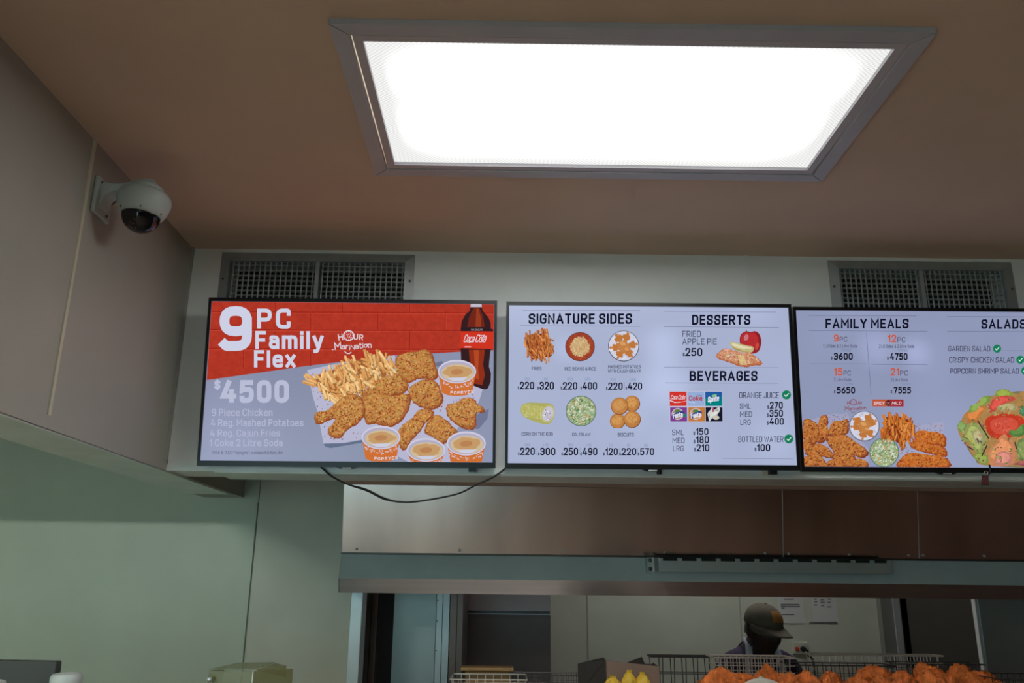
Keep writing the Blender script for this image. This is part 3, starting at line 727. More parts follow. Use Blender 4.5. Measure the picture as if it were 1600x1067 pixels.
# bottle
P = Pic(s1, 'soda_bottle_picture', 10, GLOW, T2)
P.poly([(1010, 75), (1076, 75), (1085, 100), (1118, 140), (1130, 170), (1131, 205), (1144, 210), (1144, 325), (1130, 332), (1122, 400), (1120, 430), (1132, 470), (1130, 520), (1115, 558), (1098, 567), (1070, 560), (1030, 545), (1000, 480), (962, 440), (955, 400), (952, 328), (952, 205), (958, 160), (980, 120), (1005, 100)], (52, 30, 34))
P.poly([(1030, 78), (1062, 78), (1085, 130), (1095, 195), (990, 195), (1000, 140)], (112, 38, 26)); P.poly([(1045, 85), (1058, 85), (1072, 140), (1074, 195), (1040, 195)], (150, 58, 34))
P.poly([(1000, 330), (1095, 330), (1085, 420), (1096, 480), (1080, 540), (1030, 530), (1010, 440)], (142, 48, 26)); P.poly([(1030, 332), (1062, 332), (1056, 440), (1060, 510), (1040, 500)], (178, 72, 36))
P.poly([(1012, 58), (1076, 58), (1078, 76), (1010, 76)], (196, 190, 206))
P.poly([(952, 204), (1143, 206), (1143, 219), (952, 218)], (40, 30, 36)); text(P, 'NO SUGAR', 1014, 206, 1082, 217, (190, 186, 196), .0)
P.poly([(950, 220), (1145, 221), (1146, 326), (950, 320)], (206, 52, 34)); P.done()
P = Pic(s1, 'bottle_label_text', 12, GLOW, T2); text(P, 'Coca', 974, 240, 1036, 286, (228, 222, 232), -.003, .3); text(P, 'Cola', 1044, 240, 1104, 286, (228, 222, 232), -.003, .3)
P.line((1000, 288), (1030, 279), 4, (228, 222, 232)); P.line((1068, 244), (1108, 250), 4, (228, 222, 232)); P.line((975, 313), (1014, 313), 6, (226, 190, 190)); P.done()
cup(930, 460, 114, 70, 135, 12.6); cup(478, 852, 115, 70, 135, 12.6); cup(746, 925, 114, 70, 110, 13.2, False); cup(985, 887, 116, 72, 120, 12.6, False)

# ---- middle screen
s2 = Screen(cen(.4785, 2.7018, .6595), .1010, .0012, .0041, 'wall screen listing signature sides, desserts and beverages, middle screen', None)
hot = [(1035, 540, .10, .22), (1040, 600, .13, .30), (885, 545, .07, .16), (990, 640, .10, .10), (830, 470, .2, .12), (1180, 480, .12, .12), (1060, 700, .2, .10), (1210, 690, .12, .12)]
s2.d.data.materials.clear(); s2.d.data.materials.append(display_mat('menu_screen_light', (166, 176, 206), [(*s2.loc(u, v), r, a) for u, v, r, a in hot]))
s2.bracket(1209, 736); 
ink = (16, 18, 38); ink2 = (58, 62, 86); teal = (122, 146, 176)
P = Pic(s2, 'heading_text', 2, tr=T3); text(P, 'SIGNATURE SIDES', 162, 98, 800, 162, ink, .035); P.tr = T4; text(P, 'DESSERTS', 252, 102, 600, 162, ink, .035); text(P, 'BEVERAGES', 238, 436, 642, 496, ink, .035); P.done()
P = Pic(s2, 'divider_line', 2, tr=T3)
P.line((122, 79), (850, 82), 2.4, (100, 106, 132)); P.line((110, 174), (850, 178), 2.4, (100, 106, 132)); P.tr = T4
P.line((85, 82), (755, 86), 2.2, (110, 116, 140)); P.line((85, 173), (770, 178), 2.2, (110, 116, 140)); P.line((85, 414), (768, 417), 2.2, (110, 116, 140)); P.line((95, 507), (765, 511), 2.2, (110, 116, 140)); P.done()
P = Pic(s2, 'item_name_text', 2, tr=T3)
for tx, a, b, c_, d in (('FRIES', 181, 428, 242, 448), ('RED BEANS & RICE', 385, 429, 577, 450), ('MASHED POTATOES', 652, 417, 853, 437), ('WITH CAJUN GRAVY', 650, 442, 855, 463), ('CORN ON THE COB', 118, 831, 311, 853), ('COLESLAW', 430, 834, 544, 854), ('BISCUITS', 712, 834, 811, 857)):
    text(P, tx, a, b, c_, d, ink2, .018)
P.done()
P = Pic(s2, 'size_text', 2, tr=T3)
for tx, x, y in (('REG', 154, 503), ('LRG', 264, 503), ('REG', 417, 503), ('LRG', 526, 503), ('REG', 684, 506), ('LRG', 808, 506), ('REG', 156, 909), ('LRG', 268, 909), ('REG', 423, 909), ('LRG', 532, 909)):
    text(P, tx, x-16, y-8, x+16, y+8, teal, .01)
for tx, x in (('(1)', 669), ('(2)', 779), ('(6)', 885)): text(P, tx, x-10, 902, x+10, 920, teal, .01)
P.done()
P = Pic(s2, 'price_text', 2, tr=T3)
for tx, a, b, c_, d in (('220', 108, 520, 196, 566), ('320', 230, 520, 318, 568), ('220', 373, 522, 462, 568), ('400', 495, 522, 584, 568), ('220', 653, 524, 742, 569), ('420', 774, 524, 862, 568),
                        ('220', 110, 926, 200, 972), ('300', 234, 927, 327, 973), ('250', 378, 927, 467, 973), ('490', 495, 927, 586, 973), ('120', 636, 929, 712, 973), ('220', 736, 929, 826, 973), ('570', 850, 929, 936, 973)):
    text(P, tx, a, b, c_, d, ink, .03); text(P, '$', a-14, d-20, a-4, d+2, ink2, .015)
P.done()
P = Pic(s2, 'divider_line', 2, tr=T3)
for x, y in ((206, 545), (473, 548), (752, 548), (208, 950), (478, 950), (720, 952), (834, 952)): P.line((x, y-24), (x, y+24), 2, (110, 130, 160))
P.done(); P = Pic(s2, 'price_text', 2, tr=T4)
for tx, a, b, c_, d in (('250', 213, 300, 314, 348), ('270', 716, 620, 793, 662), ('350', 714, 668, 794, 710), ('400', 714, 716, 799, 757), ('150', 276, 777, 350, 817), ('180', 277, 825, 353, 867), ('210', 280, 873, 355, 915), ('100', 640, 872, 718, 914)):
    text(P, tx, a, b, c_, d, ink, .03); text(P, '$', a-16, d-22, a-4, d+2, ink2, .015)
P.done()
P = Pic(s2, 'menu_line_text', 2, tr=T4)
for tx, a, b, c_, d in (('FRIED', 195, 197, 305, 234), ('APPLE PIE', 195, 243, 400, 280), ('ORANGE JUICE', 533, 563, 770, 599), ('SML', 537, 630, 602, 662), ('MED', 538, 678, 610, 710), ('LRG', 540, 726, 601, 758),
                        ('SML', 134, 786, 202, 818), ('MED', 136, 834, 208, 866), ('LRG', 139, 882, 202, 914), ('BOTTLED WATER', 528, 826, 797, 860)):
    text(P, tx, a, b, c_, d, (40, 44, 70), .006)
P.done()
P = Pic(s2, 'small_print', 2, tr=T4); P.line((432, 957), (855, 960), 2.5, (130, 138, 160)); P.done()
P = Pic(s2, 'check_mark', 2, tr=T4); check(P, 815, 579, 27); P.done()
P = Pic(s2, 'check_mark', 2, tr=T4); check(P, 829, 841, 27); P.done()
P = Pic(s2, 'fries_picture', 2, SOFT, T3)
FC = ((196, 118, 62), (178, 98, 50), (214, 140, 80))
fries(P, [(130, 240), (200, 215), (280, 212), (318, 300), (300, 370), (180, 388), (150, 330)], 95, 1.35, .33, 60, 8, 8, FC, (130, 60, 36)); P.done()
P = Pic(s2, 'beans_and_rice_picture', 2, GLOW, T3); P.ell(479, 303, 91, 90, (92, 52, 44)); P.ell(479, 303, 87, 86, (158, 66, 44)); specks(P, 479, 303, 78, 78, 120, [(178, 84, 56), (140, 54, 38)], 4, 2)
P.ell(479, 303, 58, 58, (202, 166, 118), 26, 0, .08, 3); specks(P, 479, 303, 62, 62, 260, [(222, 198, 150), (206, 176, 124), (186, 140, 96)], 2.6, 4, 2.2); P.done()
def mash(S, T, cx, cy, r, name, seed):
    P = Pic(S, name, 3, GLOW, T); P.ell(cx, cy, r, r, (92, 92, 112), 34); P.ell(cx, cy-1, r*.95, r*.95, (206, 208, 224), 34)
    rnd = random.Random(seed); specks(P, cx, cy, r*.85, r*.85, 40, [(186, 188, 208), (224, 224, 236)], r*.08, seed)
    P.ell(cx, cy, r*.42, r*.42, (190, 122, 66), 18, 0, .3, seed)
    for i in range(6):
        a = i*1.05+rnd.uniform(-.2, .2)-1.3; x, y = cx+r*.58*math.cos(a), cy+r*.58*math.sin(a)
        P.line((cx, cy), (x, y), r*.24, (192, 128, 70)); P.ell(x, y, r*.2, r*.26, (188, 118, 60), 12, a, .25, i)
        P.ell(cx+r*.84*math.cos(a), cy+r*.84*math.sin(a), r*.10, r*.09, (190, 124, 70), 9, 0, .2, i)
    P.ell(cx-r*.05, cy-r*.15, r*.2, r*.12, (214, 156, 96), 10, .3); P.ell(cx+r*.2, cy+r*.2, r*.15, r*.1, (212, 150, 90), 10, .3); P.done()
mash(s2, T3, 748, 299, 96, 'mashed_potato_picture', 5)
P = Pic(s2, 'corn_picture', 2, GLOW, T3)
corn = smoothp([(112, 690), (125, 660), (165, 648), (240, 650), (300, 655), (322, 690), (318, 740), (285, 780), (220, 772), (150, 745), (120, 720)])
P.poly(corn, (172, 170, 98))
rnd = random.Random(4)
for row in range(9):
    for k in range(15):
        x = 122+k*9.5; y = 656+row*9+k*1.6
        if inside((x, y), shrink(corn, .95)): P.ell(x, y, 4.4, 4, rnd.choice([(196, 192, 112), (184, 180, 100), (206, 204, 136)]), 7)
P.ell(280, 718, 40, 55, (188, 186, 132), 22, .35); P.ell(281, 718, 33, 46, (196, 194, 206), 22, .35); specks(P, 281, 718, 26, 38, 22, [(150, 130, 150), (224, 222, 232)], 4, 5); P.done()
def slaw(S, T, cx, cy, r, name, seed):
    P = Pic(S, name, 4, GLOW, T); P.ell(cx, cy, r, r, (92, 110, 100), 34); P.ell(cx, cy, r*.95, r*.95, (150, 172, 130), 34)
    specks(P, cx, cy, r*.88, r*.88, 330, [(206, 214, 190), (120, 152, 96), (168, 186, 138), (92, 124, 78), (196, 150, 96), (214, 218, 206)], r*.045, seed, 2.0); P.done()
slaw(s2, T3, 485, 700, 94, 'coleslaw_picture', 6)
P = Pic(s2, 'biscuits_picture', 2, SOFT, T3)
for i, (x, y, r) in enumerate(((800, 655, 50), (711, 762, 48), (723, 670, 54), (801, 752, 53))):
    P.poly([(max(663, min(855, p[0])), max(600, min(806, p[1]))) for p in [(x+r*1.0*math.cos(t*.22), y+r*math.sin(t*.22)) for t in range(29)]], (130, 76, 42))
    P.poly([(max(663, min(852, p[0])), max(600, min(804, p[1]))) for p in [(x-1+r*.94*math.cos(t*.22), y-2+r*.94*math.sin(t*.22)) for t in range(29)]], (190, 128, 68))
    P.ell(x-4, y-6, r*.66, r*.62, (206, 150, 86), 20, 0, .08, i); specks(P, x, y-4, r*.6, r*.6, 30, [(178, 112, 56), (216, 164, 102)], 2.5, i)
P.done()
P = Pic(s2, 'apple_picture', 2, SOFT, T4)
ap = smoothp([(600, 205), (575, 200), (545, 218), (536, 255), (548, 300), (580, 328), (620, 333), (652, 315), (665, 265), (655, 220), (630, 200)])
P.poly(ap, (146, 34, 42)); P.poly(shrink(ap, .8, -6, -5), (180, 46, 50)); P.ell(575, 238, 14, 20, (206, 120, 128), 14, .3); P.ell(640, 290, 10, 24, (196, 74, 66), 14, .3); P.line((577, 206), (574, 190), 4, (60, 40, 36))
P.poly(smoothp([(482, 264), (520, 270), (580, 285), (618, 295), (610, 325), (560, 325), (510, 312), (485, 290)]), (192, 180, 130)); P.poly(smoothp([(490, 272), (560, 288), (610, 300), (560, 305), (510, 296)]), (222, 212, 170)); P.poly([(485, 290), (510, 312), (560, 325), (610, 325), (560, 318), (512, 302)], (168, 150, 84))
P.done()
P = Pic(s2, 'apple_pie_picture', 3, CRISP, T4)
crust(P, [(390, 348), (440, 302), (500, 315), (560, 330), (600, 328), (668, 388), (620, 400), (560, 408), (500, 392), (430, 368)], 77, (206, 142, 104), (176, 92, 56), (222, 188, 166), 3.4); P.poly(rough([(520, 340), (560, 345), (580, 400), (540, 400)], 3), (214, 184, 130)); P.done()
def tile(cx0, cy0, c, name): 
    P = Pic(s2, name, 3, GLOW, T4); P.poly([(cx0, cy0), (cx0+100, cy0), (cx0+101, cy0+85), (cx0+1, cy0+85)], c); return P
wh = (226, 226, 238)
P = Pic(s2, 'drink_logo_panel', 2, GLOW, T4); P.poly([(114, 556), (434, 556), (438, 742), (117, 742)], (190, 190, 214)); P.done()
P = tile(119, 560, (206, 52, 44), 'drink_logo'); text(P, 'Coca', 127, 580, 166, 606, wh, .0, .3); text(P, 'Cola', 172, 580, 212, 606, wh, .0, .3)
for a, b, w_ in (((120, 612), (150, 624), 5), ((150, 624), (185, 622), 4), ((185, 622), (220, 616), 2)): P.line(a, b, w_, wh)
P.done()
P = tile(225, 560, (150, 172, 212), 'drink_logo'); text(P, 'Coke', 234, 584, 314, 614, (176, 40, 52), .03, .05); text(P, 'Diet', 282, 578, 312, 588, (60, 60, 90), .01, .2)
P.line((228, 620), (270, 626), 3, (206, 214, 236)); P.done()
P = tile(331, 560, (0, 128, 128), 'drink_logo'); P.poly([(331, 560), (431, 560), (431, 590), (331, 600)], (34, 88, 160)); P.poly([(345, 588), (420, 584), (425, 612), (350, 604)], (24, 92, 150))
text(P, 'Sprite', 346, 586, 414, 626, wh, .03, .25, -.16); P.poly(smoothp([(368, 584), (385, 576), (400, 578), (390, 590), (375, 592)]), (130, 190, 130)); P.done()
for (x, c) in ((121, (122, 62, 142)), (229, (190, 122, 58))):
    P = tile(x+1, 653, c, 'drink_logo'); P.ell(x+46, 693, 36, 35, (208, 186, 206)); P.ell(x+46, 693, 31, 30, (172, 140, 130) if x < 200 else (206, 150, 100)); P.ell(x+44, 675, 18, 10, (84, 128, 72))
    P.poly(smoothp([(x+14, 690), (x+40, 684), (x+76, 674), (x+80, 694), (x+50, 706), (x+20, 722)]), (44, 64, 132)); text(P, 'Fanta', x+16, 684, x+76, 714, wh, .03, .1, -.2)
    if x < 200: P.ell(x+88, 702, 13, 10, (40, 122, 112), 16, -.4)
    P.done()
P = tile(333, 653, (22, 26, 44), 'drink_logo'); P.poly(smoothp([(345, 690), (362, 668), (372, 652), (384, 668), (412, 652), (418, 672), (398, 700), (372, 716), (356, 738), (350, 715)]), (206, 208, 214)); P.poly(smoothp([(352, 690), (380, 678), (408, 664), (400, 682), (366, 704), (354, 712)]), (138, 150, 112))
P.ell(378, 668, 6, 12, (170, 70, 110)); P.ell(395, 714, 20, 13, (196, 192, 176)); text(P, 'Schweppes', 354, 676, 406, 704, (226, 228, 222), .02, .2, -.4); P.done()

# ---- right screen
s3 = Screen(cen(1.4572, 2.7322, .6648), .1128, -.0006, .0051, 'wall screen listing family meals and salads, rightmost screen cut by the picture edge', None)
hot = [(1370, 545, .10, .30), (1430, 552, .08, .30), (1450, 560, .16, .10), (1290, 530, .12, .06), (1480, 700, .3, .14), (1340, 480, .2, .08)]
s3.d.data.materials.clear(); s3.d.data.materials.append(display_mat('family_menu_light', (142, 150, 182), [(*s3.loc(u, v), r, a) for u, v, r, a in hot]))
P = Pic(s3, 'heading_text', 2, tr=T5); text(P, 'FAMILY MEALS', 193, 108, 697, 168, ink, .035); text(P, 'SALADS', 1138, 112, 1408, 170, ink, .035); P.done()
P = Pic(s3, 'divider_line', 2, tr=T5); gl = (98, 104, 128)
for a, b in (((92, 89), (745, 92)), ((93, 180), (810, 185)), ((930, 95), (1640, 99)), ((930, 184), (1640, 188)), ((103, 382), (440, 382)), ((478, 385), (812, 387)), ((441, 195), (469, 568))): P.line(a, b, 2.3, gl)
P.done()
P = Pic(s3, 'piece_count_text', 2, tr=T5); orr = (200, 84, 50)
for tx, a, b, c_, d, e_ in (('9', 243, 204, 272, 248, 324), ('12', 570, 206, 622, 251, 676), ('15', 244, 408, 296, 453, 346), ('21', 588, 408, 638, 453, 692)):
    text(P, tx, a, b, c_, d, orr, .03); text(P, 'PC', c_+7, b+14, e_, d, (60, 62, 84), .008)
P.done()
P = Pic(s3, 'meal_contents_text', 2, tr=T5)
for tx, a, b, c_, d in (('1 LG Side & 2 Litre Soda', 178, 264, 384, 284), ('2 LG Sides & 2 Litre Soda', 517, 265, 730, 286), ('2 Litre Soda', 244, 468, 348, 487), ('2 Litre Soda', 589, 469, 691, 488)): text(P, tx, a, b, c_, d, (76, 78, 100), .01)
for x, y in ((318, 301), (663, 301), (332, 504), (677, 505)): text(P, 'COMBO', x-30, y-7, x+30, y+7, (112, 130, 156), .01)
P.done()
P = Pic(s3, 'price_text', 2, tr=T5)
for tx, a, b, c_, d in (('3600', 244, 316, 358, 358), ('4750', 584, 317, 690, 359), ('5650', 262, 522, 372, 562), ('7555', 606, 523, 711, 562)): text(P, tx, a, b, c_, d, (14, 14, 26), .035); text(P, '$', a-18, d-22, a-8, d, ink2, .01)
P.done()
P = Pic(s3, 'salad_name_text', 2, tr=T5)
for tx, a, b, c_, d in (('GARDEN SALAD', 937, 274, 1192, 306), ('CRISPY CHICKEN SALAD', 943, 341, 1336, 375), ('POPCORN SHRIMP SALAD', 949, 409, 1366, 442)): text(P, tx, a, b, c_, d, (46, 50, 72), .008)
for k in range(28): P.line((1262+k*11, 302), (1267+k*11, 302), 2.5, (100, 108, 130))
P.done()
for x, y in ((1233, 290), (1374, 357), (1404, 424)): P = Pic(s3, 'check_mark', 2, tr=T5); check(P, x, y, 25); P.done()
P = Pic(s3, 'marination_emblem', 2); hour(P, 1335, 634, .62, (136, 62, 62), (150, 156, 190)); P.done()
P = Pic(s3, 'spice_banner', 2, GLOW, T5); P.poly([(477, 598), (571, 598), (571, 640), (477, 640)], (190, 84, 52)); P.poly([(571, 598), (666, 599), (666, 641), (571, 640)], (158, 44, 50)); P.ell(572, 620, 16, 17, (44, 34, 48))
text(P, 'SPICY', 487, 611, 551, 631, (224, 210, 222), .03, .15); text(P, 'OR', 563, 613, 583, 628, (196, 120, 90), .02); text(P, 'MILD', 596, 611, 652, 629, (224, 210, 222), .03, .25); P.done()
P = Pic(s3, 'patterned_paper', 2, GLOW, T5); P.poly(rough([(60, 740), (200, 690), (330, 680), (350, 800), (460, 900), (450, 1005), (60, 1005)], 4), (160, 160, 190)); P.poly(rough([(735, 760), (830, 745), (905, 730), (920, 1005), (640, 1005), (640, 800)], 3), (162, 164, 194))
rnd = random.Random(11)
for i in range(70):
    x, y = rnd.choice([(rnd.uniform(180, 330), rnd.uniform(684, 745)), (rnd.uniform(745, 905), rnd.uniform(745, 790)), (rnd.uniform(640, 720), rnd.uniform(880, 930))]); P.ell(x, y, rnd.uniform(3, 8), rnd.uniform(1, 3), rnd.choice([(104, 98, 122), (176, 96, 76), (120, 112, 136)]), 6, rnd.uniform(0, 3))
P.done()
ck = [[(60,725),(100,718),(150,760),(140,850),(110,870),(60,850)], [(140,760),(165,700),(195,690),(205,720),(200,760),(215,800),(180,850),(140,855),(118,800)], [(60,850),(100,850),(110,900),(70,930)],
      [(205,800),(240,730),(290,730),(325,715),(330,760),(320,800),(260,820)], [(190,830),(240,810),(310,810),(370,850),(440,900),(445,930),(400,950),(330,915),(270,960),(230,900)],
      [(80,900),(120,870),(180,870),(245,930),(240,950),(190,945),(130,930),(90,950)], [(60,950),(150,930),(200,990),(200,1010),(60,1010)], [(230,960),(280,900),(330,900),(370,940),(360,1000),(290,1005)], [(190,1000),(230,960),(300,1000),(300,1012),(190,1012)], [(340,1008),(380,960),(440,970),(440,1010)]]
for i, k in enumerate(ck):
    P = Pic(s3, 'fried_chicken_picture', 3+i*.5, CRISP, T5); crust(P, k, 10*i+200, (186, 112, 54), (126, 56, 34), (202, 140, 76), 3.4); P.done()
mash(s3, T5, 428, 760, 92, 'mashed_potato_picture', 15)
s3_last = 9
P = Pic(s3, 'fries_picture', 4, SOFT, T5); fries(P, [(550, 700), (620, 690), (700, 715), (735, 770), (690, 850), (660, 885), (600, 850), (520, 820)], 100, 1.45, .4, 66, 9, 18, ((198, 114, 48), (182, 94, 40), (214, 136, 66)), (124, 52, 28)); P.done()
slaw(s3, T5, 548, 918, 90, 'coleslaw_picture', 16)
P = Pic(s3, 'chicken_tender_picture', 5, CRISP, T5)
for i, k in enumerate(([(740,790),(820,790),(910,810),(915,880),(860,870),(740,850)], [(700,870),(740,840),(830,870),(915,890),(920,940),(850,930),(740,900)], [(640,960),(700,920),(800,930),(925,950),(928,1010),(640,1010)])): crust(P, k, 300+i, (194, 108, 44), (150, 66, 30), (208, 134, 66), 3.4)
P.done()
# salad bowl
P = Pic(s3, 'salad_picture', 3, SOFT, T6)
P.poly(smoothp([(560, 620), (640, 820), (720, 930), (860, 1010), (1700, 1010), (1760, 600), (1500, 220), (1100, 170), (700, 380)]), (124, 116, 84))
P.poly(smoothp([(520, 560), (560, 500), (600, 420), (700, 330), (800, 240), (950, 200), (1010, 140), (1100, 150), (1200, 190), (1300, 150), (1500, 160), (1700, 260), (1800, 500), (1780, 900), (1700, 1010), (860, 1010), (760, 950), (700, 900), (650, 800), (560, 700)]), (168, 128, 76))
def leaf(pts, c, s=0): P.poly(rough(smoothp(pts, 3), 7, s, 2), c); P.poly(rough(shrink(smoothp(pts, 3), .7, -6, -8), 7, s+1, 2), tuple(min(255, v*1.18) for v in c))
leaf([(950, 200), (980, 150), (1080, 135), (1150, 180), (1130, 230), (1000, 230)], (132, 148, 66), 1); leaf([(650, 390), (680, 320), (780, 290), (800, 220), (900, 210), (880, 280), (780, 360), (700, 420)], (122, 146, 72), 2)
leaf([(610, 420), (700, 400), (800, 330), (860, 340), (780, 440), (720, 520), (640, 500)], (188, 116, 62), 3); leaf([(880, 350), (930, 250), (1020, 210), (1160, 220), (1180, 260), (1060, 300), (980, 360), (900, 400)], (190, 76, 66), 4)
leaf([(960, 340), (1080, 300), (1180, 310), (1200, 370), (1060, 390)], (160, 150, 106), 5); leaf([(525, 570), (545, 500), (600, 520), (630, 560), (590, 620), (545, 620)], (112, 140, 80), 6)
leaf([(640, 540), (740, 520), (820, 600), (860, 680), (850, 760), (800, 880), (720, 850), (660, 760), (560, 700), (600, 620)], (144, 154, 88), 7); leaf([(690, 640), (760, 590), (830, 680), (800, 760), (730, 740)], (160, 152, 116), 8)
P.poly(smoothp([(838, 500), (900, 440), (1030, 415), (1180, 425), (1280, 470), (1290, 560), (1200, 660), (1010, 712), (900, 670), (850, 590)]), (192, 58, 38)); P.poly(smoothp([(900, 510), (1000, 460), (1160, 470), (1220, 540), (1140, 630), (1000, 650), (920, 600)]), (206, 82, 64)); specks(P, 1060, 560, 110, 60, 26, [(214, 110, 84), (186, 62, 44)], 9, 6)
leaf([(1120, 600), (1180, 620), (1260, 540), (1300, 560), (1290, 660), (1180, 680), (1120, 650)], (84, 122, 64), 9); leaf([(870, 850), (950, 760), (1040, 650), (1120, 700), (1180, 800), (1200, 920), (1120, 1008), (900, 1008)], (196, 128, 88), 10)
leaf([(960, 900), (1050, 840), (1160, 900), (1120, 1000), (960, 1000)], (190, 124, 110), 11); leaf([(700, 900), (800, 860), (880, 920), (860, 1005), (780, 980)], (128, 144, 70), 12)
leaf([(1200, 760), (1300, 700), (1400, 800), (1380, 940), (1240, 960)], (112, 130, 76), 13); leaf([(1240, 960), (1340, 930), (1500, 960), (1500, 1008), (1180, 1008)], (150, 84, 82), 14); leaf([(1300, 560), (1450, 500), (1650, 560), (1700, 800), (1500, 900), (1380, 760)], (150, 146, 78), 15); leaf([(1230, 380), (1290, 330), (1400, 350), (1380, 430), (1260, 440)], (70, 116, 84), 16)
rnd = random.Random(21)
for i in range(230):
    x, y = rnd.uniform(560, 1400), rnd.uniform(220, 1000)
    if ((x-1180)/620)**2+((y-640)/420)**2 > 1 or ((x-1060)/215)**2+((y-565)/130)**2 < 1: continue
    P.ell(x, y, rnd.uniform(8, 26), rnd.uniform(3, 9), rnd.choice([(112, 134, 62), (150, 164, 92), (196, 128, 66), (88, 104, 58), (120, 72, 70), (178, 168, 116), (206, 150, 104)]), 7, rnd.uniform(0, 3.1))
for i, (a, b) in enumerate((((750, 490), (830, 620)), ((820, 600), (880, 700)), ((640, 790), (700, 830)), ((740, 700), (770, 740)), ((1180, 740), (1200, 820)), ((860, 780), (800, 900)))): P.line(a, b, 14, ((70, 40, 56), (44, 34, 36))[i % 2])
P.done()

# ------------------------------------------------------------------ cable and tag
def curve_pts(ps, n=10):
    out = []
    for i in range(len(ps)-1):
        p0 = Vector(ps[max(i-1, 0)]); p1 = Vector(ps[i]); p2 = Vector(ps[i+1]); p3 = Vector(ps[min(i+2, len(ps)-1)])
        for k in range(n):
            t = k/n; out.append(.5*((2*p1)+(p2-p0)*t+(2*p0-5*p1+4*p2-p3)*t*t+(3*p1-p0-3*p2+p3)*t**3))
    out.append(Vector(ps[-1])); return out
cpx = [(495, 722), (503, 731), (520, 745), (545, 757), (573, 765), (600, 778), (625, 784), (655, 783), (713, 772), (745, 757), (770, 746), (789, 732), (796, 722)]
pts = [W(u, v, D-.02) for u, v in cpx]
mb = MB().tube(curve_pts(pts, 6), .0028, 8); pts2 = [W(u, v+(1.8 if 3 < i < 6 else .6), D-.016) for i, (u, v) in enumerate(cpx[:7])]
o = solo('power_cable', mb, blackr, 'black cable sagging between the left and middle screens', 'cable', smooth=True)
mb.tube(curve_pts(pts2, 6), .0022, 8); o.data = mb.mesh('power_cable', blackr, smooth=True)
# small cable end under the middle screen
mb = MB().tube(curve_pts([W(990, 728, D-.03), W(1010, 733, D-.03), W(1022, 735, D-.03), W(1030, 737, D-.03)], 6), .0025, 8)
mb.lathe([(.008, 0), (.0085, .004), (.0085, .012), (.006, .014)], 14, Matrix.Translation(W(1030, 741, D-.03)))
solo('cable_end', mb, blackr, 'short black cable end with round plug under the middle screen badge', 'cable', smooth=True)
# mount latch on the wall below middle screen
p = W(1194, 738, D)
solo('wall_clip', MB().box((p.x-.010, D-.010, p.z-.012), (p.x+.010, D-.0005, p.z+.018)), trimm, 'small cream clip on the wall under the middle screen', 'clip', bev=.003)
t = thing('pull_tag', 'small maroon tag hanging below the rightmost screen', 'tag', W(1539, 735, D-.03))
mb = MB().tube(curve_pts([W(1546, 726, D-.03), W(1547, 737, D-.03), W(1544, 741, D-.03)], 6), .003, 8); part('cord', mb, blackr, t)
mb = MB(); q = [W(u, v, D-.03) for u, v in ((1536, 743), (1543, 743), (1544, 757), (1534, 757))]; mb.prism(q, (0, .006, 0)); part('tag_plate', mb, tagm, t, bev=.002)
a_, b_, c_, d_ = [W(u, v, D-.031) for u, v in ((1535.5, 742.5), (1543.5, 742.5), (1544.5, 757.5), (1533.5, 757.5))]
part('tag_rim', MB().tube([a_, b_, c_, d_], .0016, 6, True), blackr, t)
part('ring', MB().tube([W(1541, 739, D-.03)+Vector((.006*math.cos(k*.785), 0, .006*math.sin(k*.785))) for k in range(8)], .0012, 6, True), screwm, t)

# ------------------------------------------------------------------ security camera on the bulkhead
cb0 = W(150, 310, X=XW)
t = thing('security_camera', 'pale dome security camera on a bracket at the left bulkhead', 'camera', cb0)
yC = cb0.y
# wall plate: seen obliquely; tall
zt = W(150, 274, X=XW).z; zb = W(150, 336, X=XW).z
yt0 = W(146, 300, X=XW).y; yt1 = W(166, 340, X=XW).y
part('wall_plate', MB().box((XW, yt0-.005, zb-.004), (XW+.012, yt0+.085, zt)), camw, t, bev=.004)
ym = yt0+.04
dc = W(224, 322, ym)                       # dome centre
R0 = .070
# arm: tapered curved bracket
arm = MB(); prof = []
top = dc.z+.068
path = [(XW+.008, zb+.075), (XW+.05, zb+.088), (XW+.09, top-.006), (dc.x, top-.001)]
bot = [(XW+.010, zb+.012), (XW+.022, zb+.045), (XW+.05, zb+.070), (dc.x-.03, top-.022)]
topl = [(XW+.008, zt-.012), (XW+.06, zt-.016), (dc.x, top), (dc.x+.03, top-.001)]
botl = [(XW+.008, zb+.004), (XW+.028, zb+.055), (XW+.07, top-.03), (dc.x+.03, top-.012)]
ct = curve_pts([(x, 0, z) for x, z in topl], 6); cbm = curve_pts([(x, 0, z) for x, z in botl], 6)
N_ = len(ct); vs = []; fs = []
for i in range(N_):
    hw = .030 - .002*i/N_
    vs += [(ct[i].x, ym-hw, ct[i].z), (ct[i].x, ym+hw, ct[i].z), (cbm[i].x, ym+hw*.8, cbm[i].z), (cbm[i].x, ym-hw*.8, cbm[i].z)]
for i in range(N_-1):
    for k in range(4): l = (k+1) % 4; fs.append((4*i+k, 4*i+l, 4*i+4+l, 4*i+4+k))
fs += [(0, 1, 2, 3), (4*N_-1, 4*N_-2, 4*N_-3, 4*N_-4)]
arm.add(vs, fs); part('bracket_arm', arm, camw, t, smooth=True, bev=.003)
tl = Matrix.Translation(dc) @ Matrix.Rotation(R(4), 4, 'Y')
part('mount_cap', MB().lathe([(.040, .041), (.043, .043), (.043, .054), (.040, .056)], 32, tl), camw, t, smooth=True)
part('housing', MB().lathe([(.050, -.030), (.056, -.026), (.064, -.010), (.0685, .008), (.0695, .022), (.0665, .030), (.064, .031), (.0645, .033), (.060, .037), (.052, .040), (.040, .042)], 40, tl), camw, t, smooth=True)
dome = [(.0495*math.cos(a), -.029-.048*math.sin(a)) for a in [k*math.pi/2/9 for k in range(9)]] + [(.0005, -.077)]
